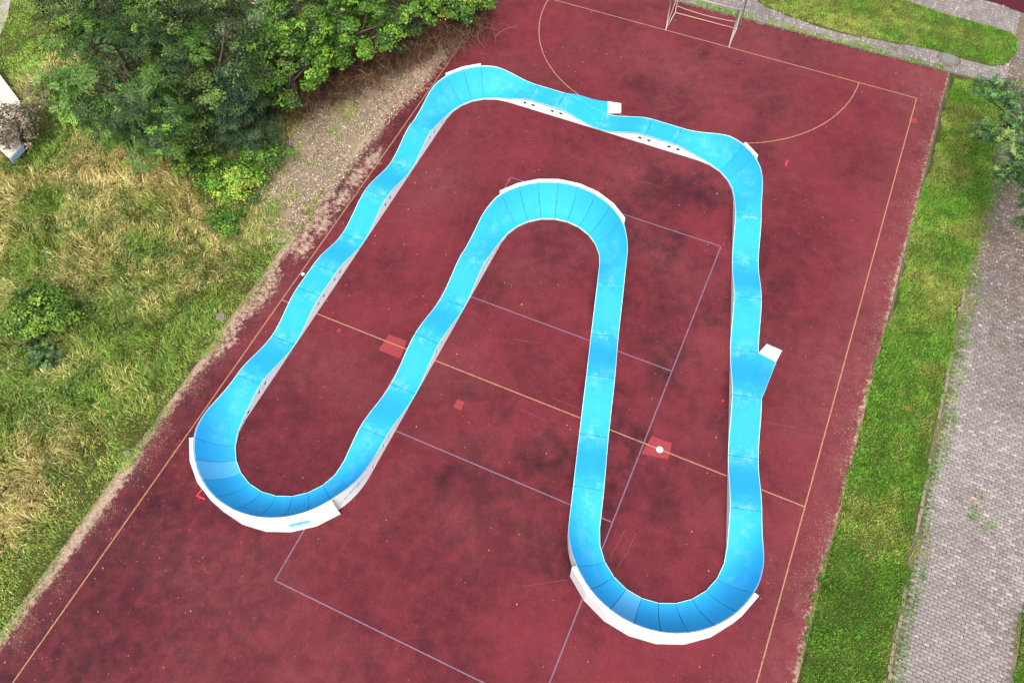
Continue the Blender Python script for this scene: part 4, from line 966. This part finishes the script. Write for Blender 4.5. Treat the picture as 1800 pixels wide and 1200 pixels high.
# wood chips, leaf litter
def flakes(name, X, Y, z, size, col, label, cat, asp=.45):
    n = len(X); P = np.stack([X, Y, z], -1); Nn = unit(rng.normal(0, .35, (n, 3)) + UP); D = unit(np.cross(Nn, rand_dirs(n)))
    V, F, C = leaf_mesh(P, Nn, D, size, size * asp, col, .1, .0); o = link(name, mesh_tri(name, V, F, C), CHIP); tag(o, label, cat, kind='stuff'); return o
X = rng.uniform(-17, -9.6, 150000); Y = rng.uniform(1.5, 19.5, 150000); ok = in_poly(X, Y, chip_poly) & (fbm(X * .9, Y * .9, 103) > .36); X, Y = X[ok], Y[ok]
fade = np.clip((X + 10.9) / .8, 0, 1); ok = rng.random(len(X)) > fade * .8; X, Y = X[ok], Y[ok]; n = len(X)
col = pick([(184, 172, 154), (152, 134, 114), (116, 98, 82), (84, 70, 58), (212, 206, 196), (116, 120, 66)], [np.full(n, v) for v in (.16, .30, .27, .18, .03, .06)], rng.random(n)) * np.clip(1 + rng.normal(0, .15, n), .5, 1.4)[:, None]
flakes('wood_chips', X, Y, .004 + .02 * rng.random(n), .018 + .055 * rng.random(n) ** 2.2, np.clip(col, 0, .9), 'scattered pale and brown wood chips between thicket and court', 'wood chips')
X = rng.uniform(-10.9, 10.9, 9000); Y = rng.uniform(-15, 22, 9000); kp = rng.random(9000) < np.clip(.20 + .8 * np.exp(-(X + 10.5) / 2.2) + .25 * np.exp(-(10.9 - X) / 1.2) + .5 * (fbm(X * .5, Y * .5, 105) > .6), 0, 1); X, Y = X[kp], Y[kp]; n = len(X)
col = pick([(170, 136, 120), (206, 190, 178), (140, 90, 84), (132, 106, 82)], [np.full(n, v) for v in (.4, .07, .35, .18)], rng.random(n))
flakes('leaf_litter', X, Y, np.full(n, .009), .010 + .045 * rng.random(n) ** 5, col, 'tiny pale leaf flecks strewn over the red court', 'litter', .4)
X = rng.uniform(13.5, 18, 9000); Y = rng.uniform(8, 24, 9000); kp = rng.random(9000) < np.clip((Y - 8) / 8, 0, 1) * .9; X, Y = X[kp], Y[kp]; n = len(X)
col = pick([(150, 118, 92), (112, 86, 66), (186, 160, 130), (88, 80, 48)], [np.full(n, v) for v in (.35, .3, .2, .15)], rng.random(n))
flakes('leaf_litter', X, Y, .008 + .01 * rng.random(n), .03 + .05 * rng.random(n), col, 'brown fallen leaves on the paving under the overhanging tree', 'litter', .4)
# bare bramble canes
def canes():
    V, F, C = [], [], []; cols = [lin(84, 58, 44), lin(64, 44, 36), lin(112, 86, 64), lin(54, 38, 32)]
    for i in range(4200):
        t = rng.random(); a_ = np.array([505 + 335 * t, 190 - 150 * t]); b = at(a_[0] + rng.normal(0, 22), a_[1] + rng.normal(0, 18)); ln = rng.uniform(.5, 1.5); an = rng.uniform(0, 6.28); hh = rng.uniform(.1, .55)
        z0 = rng.uniform(0, .35); k = 5; w_ = rng.uniform(.003, .008); cl = cols[rng.integers(0, 4)]; b0 = len(V)
        for j in range(k):
            u = j / (k - 1); an2 = an + u * rng.normal(0, .2); p = np.array([b[0] + math.cos(an2) * ln * (u - .5), b[1] + math.sin(an2) * ln * (u - .5), z0 + hh * 4 * u * (1 - u)])
            s = np.array([-math.sin(an), math.cos(an), 0]) * w_; V += [p - s, p + s + [0, 0, w_], ]; C += [cl, cl]
            if j: F += [(b0 + 2 * j - 2, b0 + 2 * j - 1, b0 + 2 * j + 1, b0 + 2 * j)]
    o = link('bramble_canes', mesh_tri('bramble_canes', np.array(V), np.array(F), np.array(C)), TWIG); tag(o, 'tangle of bare brown bramble canes along the foot of the thicket', 'canes', kind='stuff')
canes()
# paved corner at the top left
b = MB(); b.prism([tuple(at(*q)[:2]) for q in [(-90, -60), (30, -60), (19, 0), (13, 30), (0, 62), (-90, 140)]], -.02, .0); tag(b.build('path', m_plain('pale_path', tuple(lin(140, 130, 124)), .9, .25, 8, .2)), 'pale paved path corner at the top left', 'path', kind='structure')
